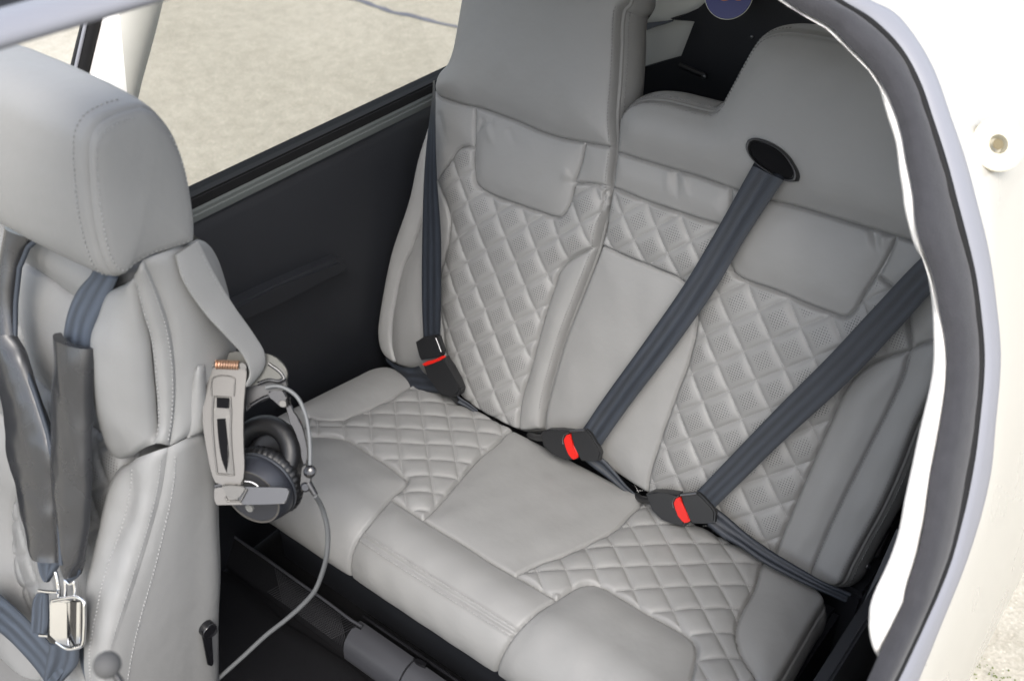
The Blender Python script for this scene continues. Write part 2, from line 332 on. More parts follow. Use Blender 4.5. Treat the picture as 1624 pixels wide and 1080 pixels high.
def upholster(root, surf, outline, panels, h=.0025, wall=.1, bulge=.006, edge=.012, wall_name='side_panel', extra=None, wobble=.0008, walls=True, back='seat_back_shell', deep=None):
    """outline/panels: closed polylines in plan (u, v). panels: dicts name, poly, puff, rad, quilt. surf(uv)->P,N."""
    lo, hi = outline.min(0)-h, outline.max(0)+h
    nu, nv = [int((hi[i]-lo[i])/h)+2 for i in (0, 1)]
    gu, gv = np.meshgrid(lo[0]+np.arange(nu)*h, lo[1]+np.arange(nv)*h, indexing='ij'); P = np.stack([gu.ravel(), gv.ravel()], 1)
    K = len(panels)
    dist = []; near = []; ins = []
    for p in panels: d, n = seg_dist(P, p['poly']); dist.append(d); near.append(n); ins.append(inside(P, p['poly']))
    lab = np.zeros(len(P), int)
    for k in range(K): lab[ins[k]] = k
    D = np.full(len(P), 1e9); NR = P.copy()
    for k in range(K):
        ok = (k >= lab)&(dist[k] < D); D[ok] = dist[k][ok]; NR[ok] = near[k][ok]
    do, no = seg_dist(P, outline); io = inside(P, outline)
    Q = P.copy()
    for k, p in enumerate(panels):
        if p.get('quilt'): m = (lab == k)&(D > h); Q[m] = p['quilt'].snap(P[m], h*.42)
    m = (D < h*.5)&(D < do); Q[m] = NR[m]
    idx = np.arange(nu*nv).reshape(nu, nv); F = np.stack([idx[:-1, :-1], idx[1:, :-1], idx[1:, 1:], idx[:-1, 1:]], -1).reshape(-1, 4)
    cen = Q[F].mean(1); keep = inside(cen, outline); F = F[keep]; cen = cen[keep]
    fl = np.zeros(len(F), int)
    for k in range(K): fl[inside(cen, panels[k]['poly'])] = k
    # stray slivers of a panel join the neighbouring panel
    E0 = np.sort(np.concatenate([F[:, [0, 1]], F[:, [1, 2]], F[:, [2, 3]], F[:, [3, 0]]]), 1); ek = E0[:, 0].astype(np.int64)*(nu*nv)+E0[:, 1]; fi = np.tile(np.arange(len(F)), 4)
    od = np.argsort(ek, kind='stable'); ek, fi = ek[od], fi[od]; sm = np.where(ek[1:] == ek[:-1])[0]; pa, pb = fi[sm], fi[sm+1]
    for _ in range(3):
        comp = np.arange(len(F)); same = fl[pa] == fl[pb]; A_, B_ = pa[same], pb[same]
        while True:
            old = comp.copy(); mn = np.minimum(comp[A_], comp[B_]); np.minimum.at(comp, A_, mn); np.minimum.at(comp, B_, mn); comp = comp[comp]
            if (comp == old).all(): break
        u, inv, cnt = np.unique(comp, return_inverse=True, return_counts=True); big = np.zeros(K, int); np.maximum.at(big, fl[u], cnt)
        small = (cnt < big[fl[u]]*.25)[inv]
        if not small.any(): break
        for _k in range(400):
            m1 = small[pa]&~small[pb]; m2 = small[pb]&~small[pa]
            if not (m1.any() or m2.any()): break
            fl[pa[m1]] = fl[pb[m1]]; fl[pb[m2]] = fl[pa[m2]]; small[pa[m1]] = False; small[pb[m2]] = False
    # border vertices go exactly onto the outline
    E = np.concatenate([F[:, [0, 1]], F[:, [1, 2]], F[:, [2, 3]], F[:, [3, 0]]]); key = E[:, 0].astype(np.int64)*(nu*nv)+E[:, 1]; rev = E[:, 1].astype(np.int64)*(nu*nv)+E[:, 0]
    bE = E[~np.isin(key, rev)]; bv = np.unique(bE); Q[bv] = no[bv]
    used = np.unique(F); remap = np.full(nu*nv, -1); remap[used] = np.arange(len(used)); F = remap[F]; bE = remap[bE]; Q = Q[used]
    # final distances, heights
    lab = np.zeros(len(Q), int); dist = []
    for k, p in enumerate(panels): dist.append(seg_dist(Q, p['poly'])[0]); lab[inside(Q, p['poly'])] = k
    D = np.full(len(Q), 1e9)
    for k in range(K): ok = k >= lab; D[ok] = np.minimum(D[ok], dist[k][ok])
    do, _ = seg_dist(Q, outline); D = np.minimum(D, do)
    puff = np.array([p.get('puff', .008) for p in panels])[lab]; rad = np.array([p.get('rad', .03) for p in panels])[lab]
    base = puff*(1-np.exp(-D/rad)); g = np.zeros(nu*nv); w = np.zeros(nu*nv); g[used] = base; w[used] = 1
    g, w = g.reshape(nu, nv), w.reshape(nu, nv)
    for _ in range(3):                             # soften the ridges of the distance field
        for ax in (0, 1):
            def box(a, r=max(2, int(.011/h))):
                c = np.cumsum(np.pad(a, [(r+1, r) if i == ax else (0, 0) for i in (0, 1)]), axis=ax); n0 = a.shape[ax]
                return np.take(c, range(2*r+1, 2*r+1+n0), ax)-np.take(c, range(0, n0), ax)
            g, w = box(g), box(w)
            s_ = np.maximum(w, 1e-9); g, w = g/s_, (w > 0).astype(float)
            m_ = np.zeros(nu*nv); m_[used] = 1; m_ = m_.reshape(nu, nv); g *= m_; w = m_.copy()
    soft = g.ravel()[used]
    H = -.0048*np.clip(1-D/.0062, 0, 1)**2+soft*(1-np.exp(-D/.0065))
    perf = np.zeros(len(Q))
    for k, p in enumerate(panels):
        if p.get('quilt'):
            m = lab == k; a, b, q = p['quilt'].dist(Q[m]); sa, sb = p['quilt'].sa/2, p['quilt'].sb/2
            fa, fb = np.clip(a/sa, 0, 1), np.clip(b/sb, 0, 1); s = (1-(1-fa)**3.2)*(1-(1-fb)**3.2)
            fade = np.clip(D[m]/.006, 0, 1)
            cell = np.floor(q); rnd = np.sin(cell[:, 0]*12.9+cell[:, 1]*78.2)*43758.5; rnd = rnd-np.floor(rnd)
            H[m] -= .0011*np.exp(-(np.minimum(a, b)/.0019)**2)*fade
            H[m] += p.get('qh', .0046)*(.8+.4*rnd)*s*fade
            perf[m] = np.clip((np.minimum(fa, fb)-.38)*6, 0, 1)*np.clip((D[m]-.006)*200, 0, 1)*p.get('perf', 1)
    H += wobble*wob(np.c_[Q, lab*.37], .05)*np.clip(D/.02, 0, 1)
    if extra is not None: H += extra(Q, lab, D)
    e = np.clip(do, 0, edge); H -= edge-np.sqrt(np.maximum(edge**2-(edge-e)**2, 0))
    PB, NB = surf(Q); V = PB+NB*H[:, None]
    # consistent smooth normals over all the panels
    for k, p in enumerate(panels):
        f = F[fl == k]
        if not len(f): continue
        u = np.unique(f); rm = np.full(len(Q), -1); rm[u] = np.arange(len(u))
        o = mesh_obj(p['name'], V[u], rm[f], M['perf'] if p.get('quilt') else M['leather'], root, uv=Q[u])
        if p.get('label'): o['label'] = p['label']
        if p.get('quilt'):
            a = o.data.attributes.new('perf', 'FLOAT', 'POINT'); a.data.foreach_set('value', perf[u].astype(np.float32))
    # side wall
    nxt = {int(a): int(b) for a, b in bE}; start = int(bE[0, 0]); loop = [start]; c = nxt[start]
    while c != start and len(loop) < len(bE)+5: loop.append(c); c = nxt[c]
    B = Q[loop]; t = np.roll(B, -1, axis=0)-np.roll(B, 1, axis=0); nn = np.stack([t[:, 1], -t[:, 0]], 1); nn /= np.linalg.norm(nn, axis=1)[:, None]+1e-9
    for _ in range(6): nn = (np.roll(nn, 1, 0)+2*nn+np.roll(nn, -1, 0))/4
    nn /= np.linalg.norm(nn, axis=1)[:, None]+1e-9
    cen2 = B.mean(0)
    area = .5*np.sum(B[:, 0]*np.roll(B[:, 1], -1)-np.roll(B[:, 0], -1)*B[:, 1])
    if area < 0: nn = -nn
    base = H[loop]; wd = np.full(len(B), wall) if deep is None else deep(B)
    prof = [(0, 0), (.003, .0025), (.0045, .005), (.006, .004), (.0075, .0055)]+[(.0075+f, .0055+bulge*math.sin(math.pi*min(1, f/1.0)*.9)) for f in (.08, .2, .35, .5, .65, .8, .92, 1)]
    R = []; RN = []
    for i, (dz, off) in enumerate(prof):
        q = B+nn*off; pb, nb = surf(q); z = base-(dz if i < 5 else .0075+(dz-.0075)*(wd-.0075)); R.append(pb+nb*z[:, None])
        RN.append(nb)
    R = np.array(R); n = len(B); k = len(prof)
    if walls:
        o = mesh_obj(wall_name, R.reshape(-1, 3), [(i*n+j, (i+1)*n+j, (i+1)*n+(j+1) % n, i*n+(j+1) % n) for i in range(k-1) for j in range(n)], M['leather'], root)
        if back:
            bp = R[-1]; c0 = bp.mean(0); mesh_obj(back, np.vstack([bp, c0]), [(j, (j+1) % n, n) for j in range(n)], M['gap'], root)
    return dict(loop=B, nn=nn, surf=surf, H=lambda q: height_at(q, Q, H), R=R, Q=Q, Hv=H, h=h, lo=lo, N=NB)
def height_at(q, Q, H):
    q = np.atleast_2d(q); out = np.empty(len(q))
    for i, p in enumerate(q):
        d = ((Q-p)**2).sum(1); out[i] = H[np.argmin(d)]
    return out
def height_lookup(info):
    """coarse hash for quick heights"""
    Q, H, h = info['Q'], info['Hv'], info['h']; d = {}
    for (a, b), z in zip(np.floor(Q/h).astype(int), H): d[(a, b)] = z
    def f(P):
        r = np.empty(len(P))
        for i, (a, b) in enumerate(np.floor(P/h).astype(int)):
            z = d.get((a, b))
            if z is None:
                for da, db in ((1, 0), (0, 1), (-1, 0), (0, -1), (1, 1), (-1, -1)):
                    z = d.get((a+da, b+db))
                    if z is not None: break
            r[i] = 0 if z is None else z
        return r
    return f
def seam_line(info, look, uv, n=None):
    L = np.linalg.norm(np.diff(uv, axis=0), axis=1).sum(); q = resample(uv, max(6, int(L/.003)))
    z = look(q); z = np.convolve(np.pad(z, 2, mode='edge'), np.ones(5)/5, 'valid'); P, N = info['surf'](q); return P+N*z[:, None], N
def offset_line(uv, d):
    t = np.gradient(uv, axis=0); t /= np.linalg.norm(t, axis=1)[:, None]+1e-9; return uv+np.stack([-t[:, 1], t[:, 0]], 1)*d
def quilt_stitches(info, look, qt, poly, others):
    out = []; q = qt.ij(poly); lo = np.floor(q.min(0)).astype(int); hi = np.ceil(q.max(0)).astype(int); Mx = np.stack([qt.a, qt.b], 1)
    for ax in (0, 1):
        for k in range(lo[ax], hi[ax]+1):
            t = np.linspace(lo[1-ax], hi[1-ax], max(2, int((hi[1-ax]-lo[1-ax])*np.linalg.norm(qt.b if ax == 0 else qt.a)/.003)))
            ij = np.zeros((len(t), 2)); ij[:, ax] = k; ij[:, 1-ax] = t; P = ij@Mx.T+qt.o
            ok = inside(P, poly)
            for o in others: ok &= ~inside(P, o)
            i = 0
            while i < len(P):
                if ok[i]:
                    j = i
                    while j+1 < len(P) and ok[j+1]: j += 1
                    if j-i > 3:
                        s = P[i:j+1]; pb, nb = info['surf'](s); out.append((pb+nb*look(s)[:, None], nb))
                    i = j+1
                else: i += 1
    return out
# ------------------------------------------------------------------ the rear bench: cushion and two backs
BW = 1.12; TC, REC = .1063, .366
BF = np.array([0, -math.cos(TC), math.sin(TC)]); BN = np.array([0, math.sin(TC), math.cos(TC)])
KB = np.array([0, math.sin(REC), math.cos(REC)]); KN = np.array([0, -math.cos(REC), math.sin(REC)])
X1 = np.array([1., 0, 0])
def back_surf(q): q = np.asarray(q, float); return q[:, :1]*X1+q[:, 1:2]*KB, np.repeat(KN[None], len(q), 0)
def back_uv(p, h=0.): X = on_plane(p, KN, h); return np.array([X[0], X@KB])
def back_pt(p, h=0.): return on_plane(p, KN, h)
S0, RR, SW = .375, .085, math.radians(112)
def cush_prof(s):
    s = np.asarray(s, float); flat = np.minimum(s, S0); P = flat[:, None]*BF; N = np.repeat(BN[None], len(s), 0)
    c = S0*BF-RR*BN; m = s > S0; a = np.minimum((s[m]-S0)/RR, SW)
    nn = np.cos(a)[:, None]*BN+np.sin(a)[:, None]*BF; P[m] = c+RR*nn; N[m] = nn
    e = s > S0+RR*SW
    if e.any():
        tdir = -math.sin(SW)*BN+math.cos(SW)*BF; P[e] += (s[e]-S0-RR*SW)[:, None]*tdir
    return P, N
def cush_surf(q):
    q = np.asarray(q, float); P, N = cush_prof(q[:, 1]); P = P.copy(); P[:, 0] = q[:, 0]; return P, N
_cs = np.linspace(-.04, S0+RR*SW+.1, 1500); _cp, _ = cush_prof(_cs)
def cush_uv(p):
    k = ray(p); n = np.array([0, k[2], -k[1]]); f = (_cp-CAM)@n; i = np.where(f[:-1]*f[1:] <= 0)[0]; best = None
    for j in i:
        w = f[j]/(f[j]-f[j+1]+1e-15); X = _cp[j]*(1-w)+_cp[j+1]*w; t = (X[1]-CAM[1])/k[1]
        if best is None or t < best[0]: best = (t, CAM[0]+k[0]*t, _cs[j]*(1-w)+_cs[j+1]*w)
    if best is None:                               # past the rolled front edge: take the tangent point
        j = np.argmin(np.abs(f)); t = (_cp[j, 1]-CAM[1])/k[1]; best = (t, CAM[0]+k[0]*t, _cs[j])
    return np.array(best[1:])
buv = lambda L, h=0.: np.array([back_uv(p, h) for p in L]); cuv = lambda L: np.array([cush_uv(p) for p in L])
bpoly = lambda L, n=6, h=0., corner=50: crom(buv(L, h), n, True, corner); cpoly = lambda L, n=6, corner=50: crom(cuv(L), n, True, corner)
def znodes(L, x0, y0, s, f): return [(i, j, *f((x0+x/s, y0+y/s))) for i, j, x, y in L]

# ---- far seat back
FAR_HS = [(691.5, 148), (723, 163), (767, 174), (819, 192.6), (867, 213), (901, 222), (934, 228), (971, 234)]      # seam under the headrest
FAR_R = [(971, 234), (965.5, 281), (962, 326), (952.6, 355), (945, 388), (934, 421), (915.6, 469), (893, 528), (875, 587), (863, 635), (857, 682)]
far_head = [(991, 4), (982, 14), (978.5, 30), (977, 74), (974, 130), (970, 185), (971, 234)]
far_left = [(688.5, 133), (682, 178), (660, 255), (647, 315), (619, 400), (606, 461), (599.5, 502), (597, 528), (602, 556), (615, 573)]
far_bot = [(664, 592), (723, 624), (756, 650), (790, 668), (823, 684)]
far_top = [(720, 60), (727, 20), (734, -20), (742, -45), (765, -58), (960, -45), (980, -30), (991, -12)]
far_out = bpoly(far_head+FAR_R[1:]+far_bot[::-1]+far_left[::-1]+[(695, 115), (708, 100), (715.5, 81)]+far_top, corner=60)
ff = znodes([(0, 0, 582, 45), (0, 1, 618, 155), (0, 2, 660, 247), (0, 3, 705, 350), (0, 4, 740, 455), (-1, 1, 535, 185), (-1, 2, 575, 295), (-1, 3, 610, 397), (-1, 4, 655, 495), (-1, 5, 690, 600), (-2, 2, 495, 355), (-2, 3, 535, 440), (-2, 4, 575, 545), (-2, 5, 620, 635), (1, 1, 712, 95), (1, 2, 750, 195), (1, 3, 785, 300), (-1, 0, 497, 77)], 560, 380, 2.7, back_uv)
FQ = Quilt(ff)
far_quilt = bpoly([(753.7, 237), (741.5, 232.6), (728.5, 237), (715.5, 255.5), (704, 272), (694, 287), (700, 305), (708, 322), (715, 352), (712.6, 381), (704.4, 413), (699, 435), (698, 484), (703, 520), (710, 570), (722, 612), (740, 640), (770, 662), (800, 677), (822, 682), (824, 655), (826.7, 635.6), (838, 598), (852.6, 543), (867, 491), (880, 454), (886, 435), (897, 419), (915.5, 406), (941.5, 392.6), (952.6, 352), (961, 300), (940, 292), (913.7, 290), (860, 270)])
far_head_p = bpoly(FAR_HS+far_head[::-1][1:]+far_top[::-1]+[(715.5, 81), (708, 100), (695, 115), (688, 131)], corner=60)
far_flap = bpoly([(754, 172), (753, 222), (753, 274), (756, 291), (767, 302), (819, 324), (875, 342.6), (889.6, 344.4), (900, 335), (912, 296), (921, 267), (930, 229), (867, 205), (819, 185)])
far_flap = bpoly([(754, 168), (753, 222), (753, 274), (756, 291), (767, 302), (819, 324), (860, 338), (878, 344), (889.6, 344), (899, 334), (912, 296), (921, 267), (932, 224), (901, 218), (867, 208), (819, 187), (767, 170)])
far_shl = bpoly([(688, 140), (723, 160), (756, 166), (755, 236), (741.5, 232.6), (728.5, 237), (715.5, 255.5), (704, 272), (694, 287), (686, 285), (684, 200)])
far_shr = bpoly([(929, 224), (975, 228), (966, 281), (962.5, 296), (940, 292), (911, 290), (921, 262)], corner=40)
far_bolR = bpoly([(980, 380), (952.6, 386), (941.5, 392.6), (915.5, 406), (897, 419), (886, 435), (880, 454), (867, 491), (852.6, 543), (838, 598), (826.7, 635.6), (821, 700), (875, 710), (960, 520)])
far_edgeL = bpoly([(671, 341), (651, 400), (639.6, 424), (628.5, 469), (621, 521), (621, 547), (627, 575), (590, 590), (585, 480), (640, 320), (668, 225), (684, 160), (690, 200), (680, 290)])
seat_far = thing('rear_seat', 'narrow tall grey leather rear seat back beside the dark far wall, quilted middle', 'rear seat', (.22, .05, 0), 'grey leather seat backs of the rear bench')
farP = [dict(name='bolster', poly=far_out, puff=.02, rad=.03, label='smooth side bolster next to the dark wall'), dict(name='edge_panel', poly=far_edgeL, puff=.012, rad=.02),
        dict(name='quilted_panel', poly=far_quilt, puff=.010, rad=.02, quilt=FQ, perf=1), dict(name='shoulder_panel', poly=far_shl, puff=.010, rad=.02), dict(name='bolster', poly=far_bolR, puff=.014, rad=.02, label='smooth side bolster next to the wider seat back'),
        dict(name='insert_panel', poly=far_flap, puff=.012, rad=.02), dict(name='shoulder_panel', poly=far_shr, puff=.008, rad=.02), dict(name='headrest_panel', poly=far_head_p, puff=.026, rad=.035)]
def pleats(L, surf_uv):
    A = [(surf_uv(a), surf_uv(b), w, hgt) for a, b, w, hgt in L]
    def f(Q, lab, D):
        r = np.zeros(len(Q))
        for a, b, w, hgt in A:
            ab = b-a; l = np.linalg.norm(ab); t = (Q-a)@ab/l**2; n = np.abs((Q-a)[:, 0]*ab[1]-(Q-a)[:, 1]*ab[0])/l
            r += hgt*np.exp(-(n/w)**2)*np.exp(-np.maximum(t-.2, 0)**2*4)*np.clip(t*8+.6, 0, 1)*(t < 1.6)
        return r*np.clip(D/.008, 0, 1)
    return f
farX = pleats([((768, 190), (752, 225), .006, -.0028), ((785, 196), (800, 190), .006, .002), ((775, 200), (790, 240), .008, .0026), ((808, 205), (825, 235), .007, -.002), ((905, 275), (890, 285), .01, .004), ((700, 180), (712, 240), .008, -.003)], back_uv)
iF = upholster(seat_far, back_surf, far_out, farP, wall=.085, extra=farX, bulge=.012)
lkF = height_lookup(iF)
# ---- wide seat back
N_HS = [(982, 243), (1019.4, 254.6), (1065.7, 268.5), (1112, 282), (1158, 298.6), (1190, 309), (1223, 319), (1255.5, 326), (1320, 345), (1366.7, 359), (1413, 372.7), (1464, 388)]
near_topL = [(980, 205), (981.5, 190), (986, 180), (996, 168), (1012, 161), (1042.6, 160), (1079.6, 168), (1112, 176), (1128, 178), (1139, 171), (1153.7, 146), (1172, 112), (1190.7, 79), (1203, 63), (1220, 54), (1237, 51), (1256, 51), (1311, 59), (1362, 69.4)]
near_topR = [(1425, 82), (1447, 95), (1462, 120), (1475, 170), (1492, 210), (1530, 240), (1550, 270), (1556, 310)]
near_R = [(1550, 400), (1520, 520), (1491.7, 592), (1474.8, 630), (1450.7, 678.5), (1424, 746), (1397.8, 804), (1364, 866), (1347, 898), (1326, 932)]
near_bot = [(1287, 920), (1229, 886), (1159, 850), (1100, 822), (1026, 784), (950, 735), (905, 708), (863, 688)]
near_L = [(863, 665), (867, 640), (880, 590), (898, 530), (918, 480), (940, 425), (956, 380), (966, 330), (972, 280), (977, 240)]
near_L2 = buv([(974, 235)]+near_L[::-1]+[(863, 690)])
near_out = bpoly(near_topL+near_topR+near_R+near_bot+near_L, corner=75)
near_head = bpoly([(970, 240)]+N_HS+[(1560, 418), (1600, 300), (1480, 40), (1200, 30), (1100, 120), (960, 120)], corner=70)
near_strip = bpoly([(965, 240), (1019.4, 250), (1112, 278), (1159, 295), (1160, 330), (1157, 363), (1140, 356.5), (1107.4, 347), (1065.7, 333), (1019.4, 317), (977.8, 300), (960, 296)], corner=40)
near_center = bpoly([(945, 385), (959.6, 392), (998, 409), (1046, 428), (1077.6, 442), (1098, 460), (1106, 480), (1106.5, 505), (1094.4, 568), (1075, 621), (1056, 673.7), (1041.5, 717), (1029.4, 760), (1024, 800), (1000, 830), (840, 720), (840, 640)], corner=60)
near_flap = bpoly([(1159, 290), (1160.5, 330), (1157, 400), (1159, 420), (1165, 433), (1181.5, 444), (1227.8, 460), (1277, 481), (1320, 497), (1336, 502.5), (1347, 501), (1359, 488), (1373.7, 462), (1393, 433), (1408, 407), (1425, 370), (1367, 352), (1256, 318), (1190, 300)])
near_shr = bpoly([(1424, 366), (1600, 410), (1600, 520), (1494, 539), (1447, 554), (1442, 510), (1441, 490), (1425, 465), (1394, 437), (1410, 407)], corner=40)
near_bolR = bpoly([(1640, 480), (1494, 539), (1446, 556), (1402.6, 568), (1369, 587), (1349.6, 606), (1335, 630), (1320.7, 664), (1296.6, 717), (1267.8, 784), (1243.7, 842), (1222, 900), (1340, 1000), (1600, 650)], corner=60)
near_edgeR = bpoly([(1443.5, 556), (1431.5, 596.7), (1407.4, 649.6), (1373.7, 717), (1335, 794), (1306, 856.7), (1289.4, 897.6), (1276, 940), (1350, 1000), (1640, 620), (1640, 500), (1494, 538), (1450, 551)], corner=60)
z1 = [(0, 0, 655, 245), (0, 1, 770, 495), (0, 2, 870, 740), (0, 3, 985, 985), (1, 1, 990, 390), (1, 2, 1110, 630), (1, 3, 1225, 880), (2, 2, 1350, 535), (2, 3, 1475, 785), (-1, 1, 555, 595), (-1, 2, 655, 830), (-1, 3, 765, 1082), (-2, 3, 545, 1182), (-3, 3, 310, 1262), (-1, 4, 865, 1322), (-2, 4, 640, 1412), (-3, 4, 405, 1487), (-4, 4, 195, 1562), (-2, 5, 740, 1632), (-3, 5, 510, 1722), (-4, 5, 295, 1782), (-5, 5, 100, 1847), (1, 5, 1465, 1367), (0, 6, 1320, 1720), (-1, 6, 1070, 1802), (-2, 6, 845, 1880)]
NQ = Quilt(znodes(z1, 1020, 420, 5.4, back_uv))
UQ = Quilt(znodes([(0, 0, 215, 475), (0, 1, 325, 745), (1, 1, 550, 610), (1, 2, 690, 890), (2, 2, 940, 755)], 960, 270, 6.75, back_uv))
near_q1 = bpoly([(940, 280), (1065, 330), (1145, 352), (1160, 360), (1140, 420), (1108, 480), (1090, 470), (1040, 440), (940, 400)], corner=60)
seat_near = thing('rear_seat', 'wide grey leather rear seat back with black belt slot in its headrest', 'rear seat', (.8, .05, 0), 'grey leather seat backs of the rear bench')
nearP = [dict(name='quilted_panel', poly=near_out, puff=.010, rad=.02, quilt=NQ, perf=1, label='large quilted panel between smooth centre and bolster'), dict(name='quilted_panel', poly=near_q1, puff=.010, rad=.02, quilt=UQ, perf=1, label='small quilted panel under the smooth strip'),
         dict(name='strip_panel', poly=near_strip, puff=.012, rad=.02), dict(name='centre_panel', poly=near_center, puff=.012, rad=.03), dict(name='insert_panel', poly=near_flap, puff=.013, rad=.022),
         dict(name='shoulder_panel', poly=near_shr, puff=.010, rad=.02), dict(name='bolster', poly=near_bolR, puff=.012, rad=.03), dict(name='edge_panel', poly=near_edgeR, puff=.012, rad=.03), dict(name='headrest_panel', poly=near_head, puff=.028, rad=.035)]
nearX = pleats([((1072, 272), (1080, 325), .006, -.004), ((1085, 276), (1096, 320), .006, .003), ((1060, 270), (1063, 315), .007, .0025), ((1385, 362), (1398, 410), .006, -.004), ((1398, 366), (1404, 400), .006, .003), ((1372, 358), (1380, 400), .007, .0025), ((1080, 345), (1050, 320), .01, .002)], back_uv)
iN = upholster(seat_near, back_surf, near_out, nearP, wall=.10, extra=nearX, bulge=.014)
lkN = height_lookup(iN)
# ---- cushion
c_left = [(446, 660), (473, 627), (534.5, 604), (580, 589), (597.4, 583), (605, 580)]
c_rear = [(616, 579), (640, 583), (700, 622), (750, 652), (810, 685), (842, 694), (903.7, 731), (952.6, 757), (1015, 798), (1100, 832), (1159, 861), (1218.5, 895), (1285, 929), (1311, 942), (1322, 950), (1329, 962)]
c_rear_uv = np.array([cush_uv(p) for p in c_rear])
SF = S0+RR*SW-.002
c_out_uv = np.vstack([[(.012, .03), (.03, .006), (.06, .000)], np.array([[x, 0.0] for x in np.linspace(.1, 1.06, 14)]), [(1.09, .006), (1.108, .02), (1.112, .06), (1.112, SF-.04), (1.10, SF-.012), (1.07, SF)], np.array([[x, SF] for x in np.linspace(1.0, .06, 14)]), [(.02, SF-.01), (.006, SF-.04), (.006, .08)]])
c_out = crom(c_out_uv, 6, True, 60)
bl = [(1300, 600), (644.7, 618), (625.8, 631), (578.5, 653), (547, 665.5), (525, 668), (503, 665.5), (490, 662)]
c_bolL = np.vstack([cuv(bl[1:]), [(.07, .30), (.04, .36), (-.05, .38), (-.05, -.06), (.11, -.06)]]); c_bolL = crom(c_bolL, 6, True, 60)
fl_ = cuv([(493.5, 692), (528, 694), (550, 698.5), (581.7, 717.4), (613, 736), (646, 761.5), (644.7, 768), (619.5, 791.4), (591, 824.5), (566, 859), (558, 878), (555.5, 900)])
c_fl = crom(np.vstack([fl_, [(fl_[-1, 0]+.004, SF+.05), (-.06, SF+.05), (-.06, .36), (.03, .34), (.10, .325)]]), 6, True, 45)
fr_ = cuv([(787.6, 1066), (798, 1035), (814, 1009), (834.5, 986), (855, 968), (883, 950.5), (912, 932.6), (932, 927), (952.6, 930), (985, 947.7), (1026, 972), (1066.7, 994.5), (1091, 1009), (1101.4, 1021), (1104.6, 1035), (1101.4, 1055.6), (1095, 1080), (1085, 1110)])
c_fr = crom(np.vstack([fr_, [(fr_[-1, 0]+.03, SF+.05), (fr_[0, 0]-.004, SF+.05)]]), 6, True, 60)
c_cen = cpoly([(671.4, 824), (692, 804), (729.7, 760), (764.3, 722), (789.5, 703), (809, 684), (842, 680), (903.7, 718), (952.6, 745), (1020, 785), (1015.8, 801), (997.5, 819), (977, 839.7), (928, 866), (887.4, 884.5), (850.8, 896.7), (818, 913), (781.5, 892.6), (740.7, 866), (700, 841.7)], corner=45)
fcen_top = cuv([(619.5, 791), (644.7, 807), (671.4, 824), (700, 841.7), (740.7, 866), (781.5, 892.6), (818, 913), (850, 931), (884, 951)])
c_fcen = crom(np.vstack([fcen_top, [(fcen_top[-1, 0]+.05, SF+.05), (fcen_top[0, 0]-.05, SF+.05)]]), 6, True, 45)
br_ = cuv([(1212, 890), (1196, 935.6), (1174, 976), (1166.7, 1002), (1170, 1024.4), (1181.5, 1050), (1200, 1078)])
c_bolR = crom(np.vstack([br_, [(1.03, SF-.05), (1.03, SF+.06), (1.2, SF+.06), (1.2, -.06), (br_[0, 0]+.01, -.06)]]), 6, True, 60)
crest = cuv([(575, 851), (640, 893), (700, 931), (760, 968), (815, 1003)])
LQ = Quilt(znodes([(0, 0, 570, 180), (0, 1, 580, 275), (0, 2, 590, 370), (0, 3, 595, 485), (0, 4, 600, 590), (1, 0, 750, 185), (1, 1, 765, 290), (1, 2, 780, 380), (1, 3, 800, 492), (1, 4, 815, 605), (1, 5, 825, 710), (2, 0, 925, 190), (2, 1, 945, 292), (2, 2, 960, 395), (2, 3, 985, 498), (2, 4, 1015, 605), (-1, 1, 390, 260), (-1, 2, 390, 360), (-1, 3, 395, 465), (3, 1, 1120, 290), (3, 2, 1145, 403), (3, 3, 1175, 498)], 500, 600, 4.5, cush_uv))
RQ = Quilt(znodes([(0, 0, 690, 228), (0, 1, 760, 345), (0, 2, 815, 465), (0, 3, 880, 605), (0, 4, 950, 745), (1, 0, 865, 225), (1, 1, 925, 340), (1, 2, 990, 460), (1, 3, 1060, 598), (1, 4, 1130, 735), (1, 5, 1225, 885), (2, 0, 1030, 220), (2, 1, 1085, 325), (2, 2, 1155, 455), (2, 3, 1230, 585), (2, 4, 1310, 720), (3, 1, 1245, 315), (3, 2, 1310, 435), (3, 3, 1400, 570), (-1, 1, 590, 345), (-1, 2, 640, 465), (-1, 3, 700, 600), (-2, 2, 470, 465)], 820, 780, 3.857, cush_uv))
c_qr = np.array([(c_cen[:, 0].mean(), -.05), (1.2, -.05), (1.2, SF+.05), (c_cen[:, 0].mean(), SF+.05)])
bench = thing('bench_cushion', 'long grey leather rear bench cushion with two quilted areas and smooth middle', 'seat cushion', (.56, -.22, -.06))
cushP = [dict(name='quilted_panel', poly=c_out, puff=.008, rad=.02, quilt=LQ, perf=0, label='quilted area in front of the narrow seat back', qh=.0044), dict(name='quilted_panel', poly=c_qr, puff=.008, rad=.02, quilt=RQ, perf=0, label='quilted area in front of the wide seat back', qh=.0044),
         dict(name='bolster', poly=c_bolL, puff=.014, rad=.025, label='smooth end bolster by the dark wall'), dict(name='bolster', poly=c_bolR, puff=.014, rad=.025, label='smooth end bolster by the door opening'),
         dict(name='front_panel', poly=c_fcen, puff=.010, rad=.025, label='stitched front panel in the middle'), dict(name='centre_panel', poly=c_cen, puff=.010, rad=.03),
         dict(name='front_panel', poly=c_fl, puff=.014, rad=.03, label='smooth front panel behind the headset'), dict(name='front_panel', poly=c_fr, puff=.014, rad=.03, label='smooth front panel near the door opening')]
cw = pleats([((628, 590), (600, 620), .02, .001)], cush_uv)
